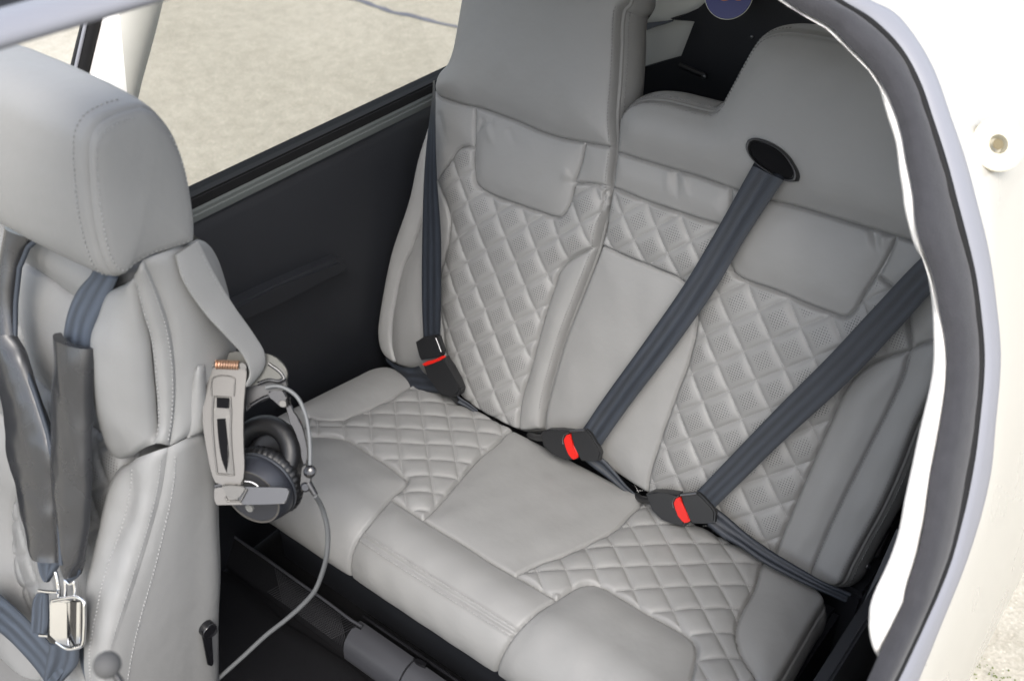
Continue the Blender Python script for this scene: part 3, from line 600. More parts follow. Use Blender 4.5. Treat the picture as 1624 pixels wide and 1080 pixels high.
def crest_groove(Q, lab, D):
    L = crom(crest, 6); d = np.full(len(Q), 9.)
    for a, b in zip(L[:-1], L[1:]):
        ab = b-a; t = np.clip((Q-a)@ab/(ab@ab), 0, 1); d = np.minimum(d, np.linalg.norm(Q-a-t[:, None]*ab, axis=1))
    return np.where(lab == 4, -.0035*np.exp(-(d/.0022)**2)+.0022*np.exp(-((d-.006)/.003)**2), 0)
iC = upholster(bench, cush_surf, c_out, cushP, wall=.06, extra=lambda Q, l, D: cw(Q, l, D)+crest_groove(Q, l, D), bulge=.006, edge=.012, back='cushion_base')
lkC = height_lookup(iC)
# ---- stitching
def double(info, look, px_or_uv, f, offs=(-.006, .006), uv=False):
    q = crom(px_or_uv if uv else np.array([f(p) for p in px_or_uv]), 8); return [seam_line(info, look, offset_line(resample(q, max(8, int(np.linalg.norm(np.diff(q, axis=0), axis=1).sum()/.004))), o)) for o in offs]
def outline_part(info, a, b, f):
    """piece of the outline between the points nearest to two photo points"""
    B = info['loop']; i = np.argmin(((B-f(a))**2).sum(1)); j = np.argmin(((B-f(b))**2).sum(1))
    if abs(i-j) > len(B)/2:
        i, j = max(i, j), min(i, j); k = list(range(i, len(B)))+list(range(0, j+1))
    else: k = list(range(min(i, j), max(i, j)+1))
    return k
def wall_line(info, k, row, out):
    R = info['R'][row][k]; R1 = info['R'][row+1][k]; R0 = info['R'][row-1][k]; d = R1-R0; t = np.gradient(R, axis=0); n = np.cross(d, t); n /= np.linalg.norm(n, axis=1)[:, None]+1e-9
    c = info['R'][0].mean(0); n *= np.sign(((R-c)*n).sum(1))[:, None]; return R, n
k = outline_part(iF, (982, 14), (860, 650), back_uv)
uvk = iF['loop'][k]; sgn = iF['nn'][k]
lines = [seam_line(iF, lkF, uvk-sgn*.007)]
Rr, nn_ = wall_line(iF, k, 5, 1); lines.append((Rr, nn_))
stitch_obj('stitching', lines, M['dthread'], seat_far, lift=.0006)
k = outline_part(iN, (982, 190), (1245, 51), back_uv); k2 = outline_part(iN, (1480, 620), (1326, 932), back_uv)
lines = []
for kk in (k, k2):
    lines.append(seam_line(iN, lkN, iN['loop'][kk]-iN['nn'][kk]*.007)); lines.append(wall_line(iN, kk, 5, 1))
lines += double(iN, lkN, [(1441.5, 562), (1429.5, 598), (1405.4, 650), (1371.7, 717), (1333, 794), (1304, 856), (1288, 895)], back_uv, (.004,))
stitch_obj('stitching', lines, M['dthread'], seat_near, lift=.0006)
stitch_obj('stitching', double(iC, lkC, crest, cush_uv, (-.007, .007), uv=True), M['thread'], bench, lift=.0012, w=.0014, h=.0013)
stitch_obj('quilt_thread', quilt_stitches(iF, lkF, FQ, far_quilt, [far_flap, far_bolR, far_shl, far_shr, far_edgeL]), M['thread'], seat_far, pitch=.0052, ln=.0036)
stitch_obj('quilt_thread', quilt_stitches(iN, lkN, NQ, near_out, [near_q1, near_strip, near_center, near_flap, near_shr, near_bolR, near_head, near_edgeR])+quilt_stitches(iN, lkN, UQ, near_q1, [near_strip, near_center, near_flap, near_head, np.vstack([near_L2, [back_uv((900, 720)), back_uv((900, 240))]])]), M['thread'], seat_near, pitch=.0052, ln=.0036)
stitch_obj('quilt_thread', quilt_stitches(iC, lkC, LQ, c_out, [c_qr, c_bolL, c_bolR, c_fcen, c_cen, c_fl, c_fr])+quilt_stitches(iC, lkC, RQ, c_qr, [c_bolR, c_fcen, c_cen, c_fl, c_fr]), M['thread'], bench, pitch=.0052, ln=.0036)
# ------------------------------------------------------------------ fuselage shell: elliptical section, door arch, roof, pillar
SX, SZ, SA, SB = .56, .2, .80, 1.0
def shell(th, y, off=0.):
    th = np.radians(th); return np.stack([SX+(SA+off)*np.sin(th), y+0*th, SZ+(SB+off)*np.cos(th)], -1)
def shell_hit(p, off=0.):
    k = ray(p); a, b = SA+off, SB+off; o = np.array([(CAM[0]-SX)/a, (CAM[2]-SZ)/b]); d = np.array([k[0]/a, k[2]/b])
    A, B, Cq = d@d, 2*o@d, o@o-1; q = B*B-4*A*Cq; t = (-B-math.sqrt(max(q, 0)))/(2*A); X = CAM+k*t
    return np.array([math.degrees(math.atan2((X[0]-SX)/a, (X[2]-SZ)/b)), X[1]])
LA = [(1363, 72), (1381, 87), (1401.5, 126), (1417, 176), (1431, 220), (1437.6, 267), (1443, 300), (1445, 318), (1450, 342), (1464, 389), (1477.8, 412), (1489, 463), (1493.5, 520), (1491.7, 597), (1472, 688), (1450.7, 789), (1426.6, 890), (1400, 950), (1393, 987), (1397, 1028), (1405, 1045)]
LB = [(1272, 0), (1326, 31.5), (1360.5, 66), (1395, 101), (1420, 142), (1442, 201), (1452, 252), (1462, 302), (1466, 350), (1478, 392), (1493, 431), (1505.6, 491), (1516, 545), (1517, 600), (1511, 650), (1494, 746), (1479.6, 842), (1470, 887), (1455.6, 932), (1433, 998.5), (1409, 1043), (1396, 1080)]
LCc = [(1326, 0), (1376, 31.5), (1420, 72), (1452, 126), (1474, 189), (1496, 258), (1515, 330), (1530, 385), (1542.6, 435), (1551, 495), (1557, 572), (1549, 669), (1537.4, 746), (1520.6, 828), (1492.6, 921), (1463, 987), (1433, 1050), (1420, 1080)]
LD = [(1376, 0), (1420, 22), (1452, 60), (1483, 116), (1508.5, 189), (1530.5, 252), (1550, 325), (1568, 400), (1579, 480), (1586, 572), (1577, 680), (1570, 754), (1552, 828), (1526, 905), (1489, 995), (1455, 1080)]
def lines_ty(L, off): return np.array([shell_hit(p, off) for p in L])
ext_top = lambda q, dy: np.vstack([[(-38, -.15+dy), (-30, -.18+dy), (-20, -.21+dy), (0, -.235+dy), (15, -.225+dy)], q])
tA, tB, tC, tD = lines_ty(LA, -.012), lines_ty(LB, 0), lines_ty(LCc, .004), lines_ty(LD, .006)
dB, dC, dD = 0, tC[0, 1]-tB[0, 1], tD[0, 1]-tB[0, 1]
ext_bot = lambda q: np.vstack([q, [(q[-1, 0]+(q[-1, 0]-q[-2, 0])*1.2, q[-1, 1]-.12), (q[-1, 0]+3, q[-1, 1]-.6), (q[-1, 0]+3, q[-1, 1]-1.4)]])
fB, fC, fD = [crom(ext_bot(ext_top(q, d)), 8) for q, d in ((tB, dB), (tC, dC), (tD, dD))]
fus = thing('fuselage', 'white aircraft body around the open door, grey seal lining its curved edge', 'aircraft', (.56, .5, -.4))
def shp(ty, off): return shell(ty[:, 0], ty[:, 1], off)
def seal_rows():
    n = 220; b, c = resample(fB, n), resample(fC, n); rows = []
    for s, off in ((0, -.012), (.02, -.003), (.10, .003), (.3, .006), (.6, .006), (.85, .005), (.97, .002), (1.0, -.002)):
        q = b*(1-s)+c*s; w = .0005*wob(np.c_[q[:, 0]*.02, q[:, 1], q[:, 1]*0+s], .035)
        rows.append(shp(q, 0)+(shp(q, 1.)-shp(q, 0.))*(off+w*(s not in (0, 1.)))[:, None] if hasattr(off, 'shape') else shp(q, 0)+(shp(q, 1.)-shp(q, 0.))*(off+w)[:, None])
    return rows, c, resample(fD, n)
rows, cN, dN = seal_rows()
def strip(name, rows, m, parent, kind=None, uvs=None):
    R = np.array(rows); a, b = R.shape[:2]; return mesh_obj(name, R.reshape(-1, 3), grid_faces(a, b), m, parent, kind=kind)
strip('door_seal', rows, M['felt'], fus)
strip('groove_shade_strip', [shp(cN, -.002), shp(cN*.97+dN*.03, .004), shp(cN*.88+dN*.12, .0055), shp(cN*.76+dN*.24, .003)], M['rubber'], fus)  # raised dark strip painting in the shade of the groove beside the seal
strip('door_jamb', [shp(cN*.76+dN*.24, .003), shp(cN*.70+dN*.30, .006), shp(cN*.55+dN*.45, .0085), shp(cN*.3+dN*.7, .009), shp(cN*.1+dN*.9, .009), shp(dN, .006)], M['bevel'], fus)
# white outer skin from the jamb outwards
YE = 1.35
def skin_end(q):
    t, y = q
    if y > -.3 and t < 50: return (t, YE)
    f = np.clip((t-50)/22, 0, 1); return (t+(150-t)*f, YE+(y+.0-YE)*np.clip((f-.5)*2, 0, 1))
oN = np.array([skin_end(q) for q in dN]); oN = np.stack([np.convolve(np.pad(oN[:, i], 12, mode='edge'), np.ones(25)/25, 'valid') for i in (0, 1)], 1)
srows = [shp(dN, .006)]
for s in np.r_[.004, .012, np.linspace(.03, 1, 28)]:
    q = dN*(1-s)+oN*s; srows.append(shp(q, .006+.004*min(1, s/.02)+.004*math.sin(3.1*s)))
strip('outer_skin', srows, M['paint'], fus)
# lining inside the shell: white headliner edge that shows past the seal, then roof lining
n = 200; a2 = resample(crom(tA, 8), n); b2 = resample(crom(tB[2:], 8)[:int(8*19.2)], n)
wv = .0*wob(np.c_[a2[:, 0]*.03, a2[:, 1], a2[:, 1]], .06)
strip('headliner_edge', [shp(a2+np.array([0, .004]), -.024), shp(a2+np.array([0, -.001]), -.020), shp(a2, -.016), shp(a2+np.array([0, .03]), -.0145), shp(a2+np.array([0, .09]), -.0145), shp(a2+np.array([0, .16]), -.016)], mat('cream_edge_fabric', (.50, .485, .46), .8, .2, bump=('noise', 90, .5), bdist=.003), fus)
rq = fB[(fB[:, 0] < 57)&(fB[:, 0] > -37.5)]; rq = resample(rq, 60)
strip('roof_lining', [shp(np.c_[rq[:, 0], rq[:, 1]*(1-s)+YE*s], -.016-.02*min(1, s*20)) for s in np.linspace(0, 1, 12)], M['fabric'], fus)
# roof spine between the two upward opening doors, running on over the front seats
def along(spec, y0=-1.9, y1=-.17, n=14):
    ys = np.linspace(y0, y1, n); return [np.array([shell(np.array(t+max(0, (y+.95))*3.0*(t > 0)), y, o) for y in ys]) for t, o in spec]
strip('roof_spine', along([(5.2, -.014), (5.8, -.010), (6.0, -.003), (5.5, .003), (4.2, .004), (2.9, .003), (2.3, -.004)]), M['bevel'], fus)  # grey here paints in the shade of the unbuilt raised door
strip('spine_seal', along([(2.3, -.004), (1.5, -.012), (-3., -.012), (-3.8, -.004)]), M['rubber'], fus)
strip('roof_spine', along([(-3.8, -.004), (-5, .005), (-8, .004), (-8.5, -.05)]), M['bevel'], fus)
# door pin socket on the skin
so_ = shell_hit((1568, 236), .012); C0 = shell(np.array(so_[0]), so_[1], .024); Nn = shell(np.array(so_[0]), so_[1], 1.)-shell(np.array(so_[0]), so_[1], 0.); Nn /= np.linalg.norm(Nn)
Nn = Nn*.55+(CAM-C0)/np.linalg.norm(CAM-C0)*.6; Nn /= np.linalg.norm(Nn)
def lathe(name, C, axis, prof, m, parent=None, seg=32, ripple=None, loc=None, auto=40, kind=None, cap=True):
    ax = np.array(axis, float); ax /= np.linalg.norm(ax); u = np.cross(ax, [.3, .1, 1]); u /= np.linalg.norm(u); v = np.cross(ax, u); V = []
    for i, (t, r) in enumerate(prof):
        for k in range(seg):
            a = 2*math.pi*k/seg; rr = r+(ripple(i, a) if ripple else 0); V.append(np.asarray(C)+ax*t+rr*(math.cos(a)*u+math.sin(a)*v))
    F = grid_faces(len(prof), seg, wrap_m=True)
    if cap and prof[0][1] > 1e-6: F.append(tuple(range(seg))[::-1])
    if cap and prof[-1][1] > 1e-6: F.append(tuple((len(prof)-1)*seg+k for k in range(seg)))
    return mesh_obj(name, V, F, m, parent, auto=auto, loc=loc, kind=kind)
pr = 44*float((C0-CAM)@FW)/FPX
sock = lathe('door_pin_socket', C0, Nn, [(-.02, pr*.85), (-.001, pr), (.003, pr), (.0045, pr*.93), (.0045, pr*.62), (.0025, pr*.55), (.0025, pr*.36), (-.010, pr*.3), (-.011, 0.0001)], mat('white_nylon', (.36, .335, .26), .4, .5), fus)
# far roof pillar with black door seal
pil = lambda L, x: [onx(p, x) for p in L]
farp = thing('door_pillar', 'white far side door pillar with black rubber seal, behind the front headrest', 'pillar', (-.12, -.4, .53))
patch('pillar_cover', [pil([(168, -20), (163, 24), (150, 80), (139, 128), (128, 190), (118, 260)], -.135), pil([(180, -20), (175, 24), (162, 80), (151, 128), (142, 190), (130, 260)], -.105), pil([(215, -20), (208, 30), (196, 90), (184, 140), (172, 200), (160, 260)], -.09), pil([(256, -20), (249, 12), (231, 74), (215, 141), (204, 200), (194, 260)], -.092), pil([(262, -20), (257, 7), (240, 74), (222, 141), (211, 200), (200, 260)], -.12), pil([(262, -20), (257, 7), (240, 74), (222, 141), (211, 200), (200, 260)], -.17)], M['fabric'], farp, n=30, edges=(0, 0, 0, 0))
patch('pillar_seal', [pil([(140, -20), (130, 28), (119, 72), (109, 115), (98, 170), (85, 260)], -.16), pil([(143, -20), (136, 28), (125, 72), (115, 117), (104, 170), (91, 260)], -.138), pil([(160, -20), (156, 24), (144, 76), (133, 124), (122, 180), (110, 260)], -.128), pil([(168, -20), (164, 24), (151, 80), (140, 128), (128, 190), (118, 260)], -.136)], M['rubber'], farp, n=30, edges=(0, 0, 0, 0))
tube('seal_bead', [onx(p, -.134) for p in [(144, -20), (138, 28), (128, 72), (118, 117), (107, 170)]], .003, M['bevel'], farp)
# ------------------------------------------------------------------ far wall, window pane
def box_bm(lo, hi, bevel=.003, bm=None):
    bm = bm or bmesh.new(); r = bmesh.ops.create_cube(bm, size=1)['verts']
    for v in r: v.co = Vector([lo[i]+(hi[i]-lo[i])*(v.co[i]+.5) for i in range(3)])
    if bevel: bmesh.ops.bevel(bm, geom=list({e for v in r for e in v.link_edges}), offset=bevel, segments=2, affect='EDGES')
    return bm
wallf = thing('side_wall', 'dark vinyl far cabin wall under the window, with grey sill trim', 'side wall', (-.1, -.2, -.35))
def wall_sheet():
    ys = np.linspace(-1.1, .62, 40); zs = [(-.35, -.075), (-.2, -.06), (0, -.05), (.12, -.05), (.25, -.058), (.40, -.072), (.47, -.080), (.490, -.084), (.51, -.10)]
    V = [(x+.0012*math.sin(7*y+z*9), y, z) for z, x in zs for y in ys]; return V, grid_faces(len(zs), 40)
V, F = wall_sheet(); mesh_obj('wall_lining', V, F, M['vinyl'], wallf)
bm_obj('sill_trim', box_bm((-.13, -1.1, .4955), (-.078, .62, .5175), .006), M['sill'], wallf)
bm_obj('window_seal', box_bm((-.14, -1.1, .508), (-.094, .62, .539), .004), M['rubber'], wallf)
rib = [onx(p, -.03) for p in [(330, 508), (440, 455), (540, 411), (551, 414), (555, 424), (552, 433), (440, 484), (330, 540)]]
plate('armrest_ridge', rib, (-.05, 0, 0), M['vinyl'], wallf, bevel=.010)
def glass():
    m = bpy.data.materials.new('tinted_acrylic'); m.use_nodes = True; t = m.node_tree; t.nodes.clear(); o = t.nodes.new('ShaderNodeOutputMaterial')
    a = t.nodes.new('ShaderNodeBsdfTransparent'); a.inputs[0].default_value = (.80, .80, .78, 1); g = t.nodes.new('ShaderNodeBsdfGlossy'); g.inputs['Roughness'].default_value = .03
    f = t.nodes.new('ShaderNodeFresnel'); f.inputs[0].default_value = 1.45; mu = t.nodes.new('ShaderNodeMath'); mu.operation = 'MULTIPLY'; mu.inputs[1].default_value = .04
    x = t.nodes.new('ShaderNodeMixShader'); L = t.links.new; L(f.outputs[0], mu.inputs[0]); L(mu.outputs[0], x.inputs[0]); L(a.outputs[0], x.inputs[1]); L(g.outputs[0], x.inputs[2]); L(x.outputs[0], o.inputs[0]); return m
M['pane'] = glass()
ys = np.linspace(-.44, 2.2, 14); zs = np.linspace(.53, 1.08, 8)
V = [(-.115+.10*(z-.53)/.47, y, z) for z in zs for y in ys]; V2 = [(v[0]-.004, v[1], v[2]) for v in V]
k = len(V); F = grid_faces(8, 14); ring = [j for j in range(14)]+[i*14+13 for i in range(1, 8)]+[7*14+j for j in range(12, -1, -1)]+[i*14 for i in range(6, 0, -1)]
F = F+[tuple(k+i for i in f[::-1]) for f in F]+[(ring[i], k+ring[i], k+ring[(i+1) % len(ring)], ring[(i+1) % len(ring)]) for i in range(len(ring))]
tag(mesh_obj('window_pane', V+V2, F, M['pane'], loc=(-.12, .2, .53), smooth=False), 'tinted clear rear side window above the far sill, concrete beyond', 'window')
# ------------------------------------------------------------------ behind the seats
def py_(p, y): return on_plane(p, (0, 1, 0), y)
YB = .60
bulk = thing('bulkhead', 'black rear bulkhead panel behind the headrests with small bracket and rivet', 'bulkhead', (.7, YB, -.3))
plate('bulkhead_panel', [py_(p, YB) for p in [(985, 116), (1017, 108), (1081, 92), (1104, 33), (1068, 33), (1062, 30.5), (1088, 25), (1108, 16), (1119, 6), (1126, -10), (1135, -70), (1560, -60), (1800, 300), (1700, 900), (900, 900), (800, 300)]], (0, .012, 0), M['vinyl'], bulk, bevel=.003)
lathe('rivet', py_((1192.5, 59), YB), (0, -1, 0), [(-.001, .0035), (.001, .0035), (.0028, .002), (.0032, .0001)], M['steel'], bulk, seg=12)
tube('bracket', [py_(p, YB-.012) for p in [(1078, 104), (1095, 111), (1112, 118), (1119, 121)]], .006, M['plastic'], bulk)
lathe('bracket_screw', py_((1116, 122), YB-.022), (0, -1, .2), [(-.004, .005), (.002, .005), (.003, .0001)], M['steel'], bulk, seg=12)
lug = [[(1000, -60), (1140, -60), (1130, 0), (1122, 12), (1104, 22), (1060, 33), (1000, 42)], [(1000, 44), (1012, 37), (1068, 30), (1112, 30), (1096, 88), (1084, 96), (1017, 112), (1000, 118)]]
lining = thing('luggage_lining', 'two light grey lining panels seen behind the narrow seat headrest', 'lining', (.15, .75, .2))
for q, (poly, dy) in enumerate(zip(lug, (.0, .02))): plate('lining_panel', [py_(p, YB+.035+dy) for p in poly], (0, .015, 0), M['panel'], lining, bevel=.003)
# round blue tag
dsc = py_((1156, -8), YB-.10); rd = 37.5*float((dsc-CAM)@FW)/FPX
tagd = thing('round_tag', 'round blue tag with orange print hanging at the top behind the seats', 'tag', tuple(dsc))
axd = np.array([.25, -.85, .4])
lathe('tag_disc', dsc, axd, [(-.0015, rd), (.0012, rd), (.0018, rd*.985), (.0018, .0001)], M['blue'], tagd, seg=48)
lathe('tag_rim', dsc, axd, [(-.001, rd*1.001), (-.001, rd*1.02), (.0004, rd*1.02), (.0004, rd*1.001)], mat('pale_rim', (.5, .5, .42), .5), tagd, seg=48, cap=False)
axn = axd/np.linalg.norm(axd); e1 = np.cross([0, 0, 1], axn); e1 /= np.linalg.norm(e1); e2 = np.cross(axn, e1)
for q, (x0, x1, y0) in enumerate(((-.75, .1, -.22), (-.3, .55, -.14), (.0, .7, -.02))):
    L = [dsc+axn*.0022+e1*rd*x+e2*rd*(y0+.05*math.sin(9*x+q)) for x in np.linspace(x0, x1, 14)]; tube('print_stroke', L, .0008, M['orange'], tagd, seg=6)
# ------------------------------------------------------------------ near side wall, floor, seat base
nearw = thing('armrest_panel', 'dark slate armrest panel between the bench and the open door sill', 'armrest', (1.2, -.1, .1))
plate('armrest_cover', [onx(p, 1.165) for p in [(1423, 834), (1430, 828), (1452, 829), (1470, 845), (1478, 900), (1462, 1010), (1420, 1130), (1290, 1130)]], (.07, 0, -.01), mat('slate_vinyl', (.012, .014, .018), .5, .4, bump=('noise', 600, .15), bdist=.0006), nearw, bevel=.006)
plate('seal_tail', [onx(p, 1.20) for p in [(1392, 955), (1399, 962), (1397, 985), (1399, 1030), (1406, 1052), (1398, 1070), (1388, 1050), (1381, 1000), (1384, 972)]], (.02, 0, 0), M['duct'], nearw, bevel=.004)
bm_obj('lower_wall', box_bm((1.215, -.9, -.35), (1.235, .62, .30), .004), M['vinyl'], nearw)
hinge = thing('hinge_bracket', 'small steel hinge bolts and rod beside the right end of the wide seat', 'hinge', tuple(onx((1392, 870), 1.13)))
tube('hinge_rod', [onx((1409, 842), 1.14), onx((1388, 884), 1.14)], .006, M['plastic'], hinge)
for p in ((1410, 831), (1376, 897)):
    lathe('hinge_bolt', onx(p, 1.14), (.6, -.5, .5), [(-.006, .005), (.003, .005), (.0045, .003), (.0045, .0001)], M['steel'], hinge, seg=12)
fl = plate('floor', [(-.2, -1.6, -.352), (1.25, -1.6, -.352), (1.25, 1.3, -.352), (-.2, 1.3, -.352)], (0, 0, -.02), M['carpet'], bevel=0, loc=(.5, -.5, -.36)); fl['kind'] = 'structure'
sb = thing('bench_box', 'black box under the rear bench cushion above the carpet', 'seat base', (.56, -.2, -.35))
bm_obj('base_box', box_bm((.0, -.36, -.35), (1.125, .05, -.075), .012), M['vinyl'], sb)
bm_obj('seat_riser', box_bm((.0, .052, -.35), (1.16, .30, -.03), .012), M['vinyl'], sb)
def pz(p, z): return on_plane(p, (0, 0, 1), z)
# dark carpet step in front of the base, with a piped rim and netting
ZR = -.27
step = thing('floor_well', 'black floor well with grey piped rim and netting in front of the bench', 'floor well', (.2, -.45, -.35))
rimL = [(345, 800), (350, 826), (362, 842), (385, 860), (420, 884), (470, 920), (520, 955), (556, 982), (574, 993)]
rim = np.array([pz(p, ZR) for p in rimL]); tube('rim_piping', crom(rim, 8), .0032, M['duct'], step)
rz = crom(rim, 6); n = len(rz); low = rz.copy(); low[:, 2] = -.346; low[:, 1] -= .035
mesh_obj('well_front', np.vstack([rz, low]), grid_faces(2, n), M['carpet'], step)
edge = np.array([pz(p, -.335) for p in [(300, 880), (341, 897), (377, 914), (421, 954), (454, 985), (500, 1014), (549, 1047), (600, 1090)]]); el = resample(crom(edge, 6), 40)
outr = el+np.array([0, -.9, 0]); outr[:, 2] = -.34; bk = el.copy(); bk[:, 2] = -.351
mesh_obj('carpet_mat', np.vstack([bk, el+np.array([0, -.004, 0]), el+np.array([0, -.03, .002]), outr]), grid_faces(4, 40), M['carpet'], step)
V, F = [], []
def strand(a, b, r):
    v, f = tube_mesh([a, (a+b)/2, b], r, 5); k = len(V); V.extend(v); F.extend([tuple(k+i for i in q) for q in f])
na, nb_ = rz[int(n*.55)], rz[int(n*.97)]; dn = np.array([0, -.030, -.050]); ax_ = nb_-na; ll = np.linalg.norm(ax_)
for s in np.arange(-.05, ll, .0062):
    for sg in (0, 1):
        s0, s1 = (s, s+.05) if sg == 0 else (s+.05, s); t0, t1 = 0., 1.
        if min(s0, s1) < 0 or max(s0, s1) > ll: continue
        strand(na+ax_*s0/ll+dn*t0+np.array([0, -.006, 0]), na+ax_*s1/ll+dn*t1+np.array([0, -.006, 0]), .0009)
mesh_obj('netting', V, F, M['net'], step, kind='stuff')
duct = thing('floor_duct', 'grey rounded plastic duct cover on the dark floor below the bench front', 'duct', tuple(pz((620, 1040), -.3)))
def duct_piece(p0, p1, name):
    a, b = pz(p0, -.285), pz(p1, -.285); b = np.array([b[0], a[1], a[2]]); rows = []
    for dy, dz in ((.022, -.06), (.022, .0), (.019, .006), (.010, .008), (-.006, .006), (-.020, -.002), (-.031, -.015), (-.036, -.034), (-.037, -.06)): rows.append([a+np.array([0, dy, dz]), b+np.array([0, dy, dz])])
    R = np.array(rows); V = R.reshape(-1, 3); F = grid_faces(len(rows), 2)+[tuple(range(0, 2*len(rows), 2)), tuple(range(1, 2*len(rows), 2))[::-1]]
    return mesh_obj(name, V, F, M['duct'], duct, auto=45)
duct_piece((562, 996), (647, 1057), 'duct_cover'); duct_piece((650, 1059), (800, 1165), 'duct_cover')
a = pz((563, 990), -.285); tube('duct_ridge', [a+np.array([.0, .024, .004]), a+np.array([.14, .024, .004]), a+np.array([.3, .024, .004])], .004, M['gloss'], duct)
plate('duct_clip', [pz(p, -.27) for p in [(655, 1043), (664, 1043), (677, 1050), (674, 1056), (668, 1054), (660, 1050)]], (0, 0, -.01), M['gloss'], duct, bevel=.001)
# ------------------------------------------------------------------ ground outside
def concrete():
    m = mat('concrete', (.5, .48, .43), .9, .2); t = m.node_tree; b = t.nodes['Principled BSDF']; tc = t.nodes['Texture Coordinate']; L = t.links.new
    def noise(sc, d=6, r=.6): n = t.nodes.new('ShaderNodeTexNoise'); n.inputs['Scale'].default_value = sc; n.inputs['Detail'].default_value = d; n.inputs['Roughness'].default_value = r; L(tc.outputs['Object'], n.inputs['Vector']); return n
    n1, n2, n3 = noise(.7), noise(75, 4, .7), noise(11, 6, .75); v = t.nodes.new('ShaderNodeTexVoronoi'); v.inputs['Scale'].default_value = 55; L(tc.outputs['Object'], v.inputs['Vector'])
    r1 = t.nodes.new('ShaderNodeValToRGB'); r1.color_ramp.elements[0].color = (.235, .217, .174, 1); r1.color_ramp.elements[1].color = (.42, .395, .335, 1); r1.color_ramp.elements[0].position = .36; r1.color_ramp.elements[1].position = .62
    a = t.nodes.new('ShaderNodeMix'); a.data_type = 'FLOAT'; a.inputs[0].default_value = .6; L(n1.outputs['Fac'], a.inputs[2]); L(n2.outputs['Fac'], a.inputs[3])
    a2 = t.nodes.new('ShaderNodeMix'); a2.data_type = 'FLOAT'; a2.inputs[0].default_value = .35; L(a.outputs[0], a2.inputs[2]); L(n3.outputs['Fac'], a2.inputs[3]); L(a2.outputs[0], r1.inputs[0])
    sp = t.nodes.new('ShaderNodeMapRange'); sp.inputs[1].default_value = .0; sp.inputs[2].default_value = .28; sp.inputs[3].default_value = 1.45; sp.inputs[4].default_value = .97; L(v.outputs['Distance'], sp.inputs[0])
    x = t.nodes.new('ShaderNodeMix'); x.data_type = 'RGBA'; x.blend_type = 'MULTIPLY'; x.inputs[0].default_value = 1; L(r1.outputs[0], x.inputs[6]); L(sp.outputs[0], x.inputs[7]); L(x.outputs[2], b.inputs['Base Color'])
    bp = t.nodes.new('ShaderNodeBump'); bp.inputs['Strength'].default_value = .7; bp.inputs['Distance'].default_value = .006; L(n2.outputs['Fac'], bp.inputs['Height']); L(bp.outputs[0], b.inputs['Normal']); return m
M['concrete'] = concrete()
g = mesh_obj('ground', [(-60, -60, -1), (60, -60, -1), (60, 60, -1), (-60, 60, -1)], [(0, 1, 2, 3)], M['concrete']); g['kind'] = 'structure'
tl = [pz(p, -.996) for p in [(360, -60), (480, -22), (560, -2), (590, 8), (620, 18), (660, 27), (690, 36), (720, 41), (800, 62), (900, 90)]]
tl = resample(crom(tl, 8), 120); nrm = np.gradient(tl, axis=0); nrm = np.stack([-nrm[:, 1], nrm[:, 0], 0*nrm[:, 0]], 1); nrm /= np.linalg.norm(nrm, axis=1)[:, None]
wv = .024+.010*wob(tl, .12)
tj = mesh_obj('tar_joint', np.vstack([tl-nrm*wv[:, None], tl+nrm*(.024+.010*wob(tl+3, .12))[:, None]]), grid_faces(2, 120), mat('tar', (.12, .125, .15), .8, .3, var=.3, vscale=9)); tj['kind'] = 'structure'
gc = pz((1572, 1072), -.99); V, F = [], []
for q in range(60):
    c = gc+np.array([RNG.normal()*.06, RNG.normal()*.03, 0]); s = RNG.uniform(.0015, .004); k = len(V); a = RNG.uniform(0, 6.28)
    for dx, dy, dz in ((-1, -.5, 0), (1, -.5, 0), (0, 1, 0), (.1, .1, 1.3)): V.append(c+s*np.array([dx*math.cos(a)-dy*math.sin(a), dx*math.sin(a)+dy*math.cos(a), dz]))
    F += [(k, k+1, k+3), (k+1, k+2, k+3), (k+2, k, k+3)]
mo = mesh_obj('moss', V, F, mat('moss_green', (.09, .12, .025), .9, .2, var=.4, vscale=30), smooth=False); mo['kind'] = 'stuff'
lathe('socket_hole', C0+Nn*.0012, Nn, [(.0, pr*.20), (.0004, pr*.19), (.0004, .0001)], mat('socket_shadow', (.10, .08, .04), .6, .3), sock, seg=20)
# ------------------------------------------------------------------ rear seat belts and buckles
BP = lambda L, h: [back_pt(p, hh) for p, hh in zip(L, np.linspace(h[0], h[1], len(L)) if len(h) == 2 else h)]
G_BELT, G_BUCK = 'rear bench seat belts', 'black belt buckles with red buttons'
def belt(label, pos): return thing('seat_belt', label, 'seat belt', tuple(pos), G_BELT)
# far belt: comes over the shoulder edge-on and twists flat
b1 = belt('seat belt running nearly straight down the narrow far seat back', back_pt((690, 140), .05))
ribbon('shoulder_webbing', BP([(687, 128), (686, 150), (682, 185), (676.7, 230), (672, 296), (670, 370), (669, 440), (670, 500), (672, 540)], (.03, .035, .042, .05, .05, .05, .05, .05, .05)),
       BP([(690, 128), (690.5, 150), (690.5, 185), (691, 225), (693.5, 292), (699, 370), (699.5, 440), (699, 500), (698, 545)], (.048, .06, .07, .072, .066, .06, .056, .054, .05)), .0014, M['web'], b1, n=60)
def bolt_on(poly, h, thick, m, name, parent, bevel=.003): return plate(name, [back_pt(p, h) for p in poly], -KN*thick, m, parent, bevel=bevel)
TH = .062
bolt_on([(658, 543), (670, 535), (688, 531.5), (694, 534), (702, 558), (698, 566), (667, 571.5), (664, 566)], TH+.004, .016, M['plastic'], 'tongue_cover', b1)
tube('tongue_edge', [back_pt(p, TH+.006) for p in [(691, 536), (695.5, 547), (699.5, 558)]], .0018, M['steel'], b1)
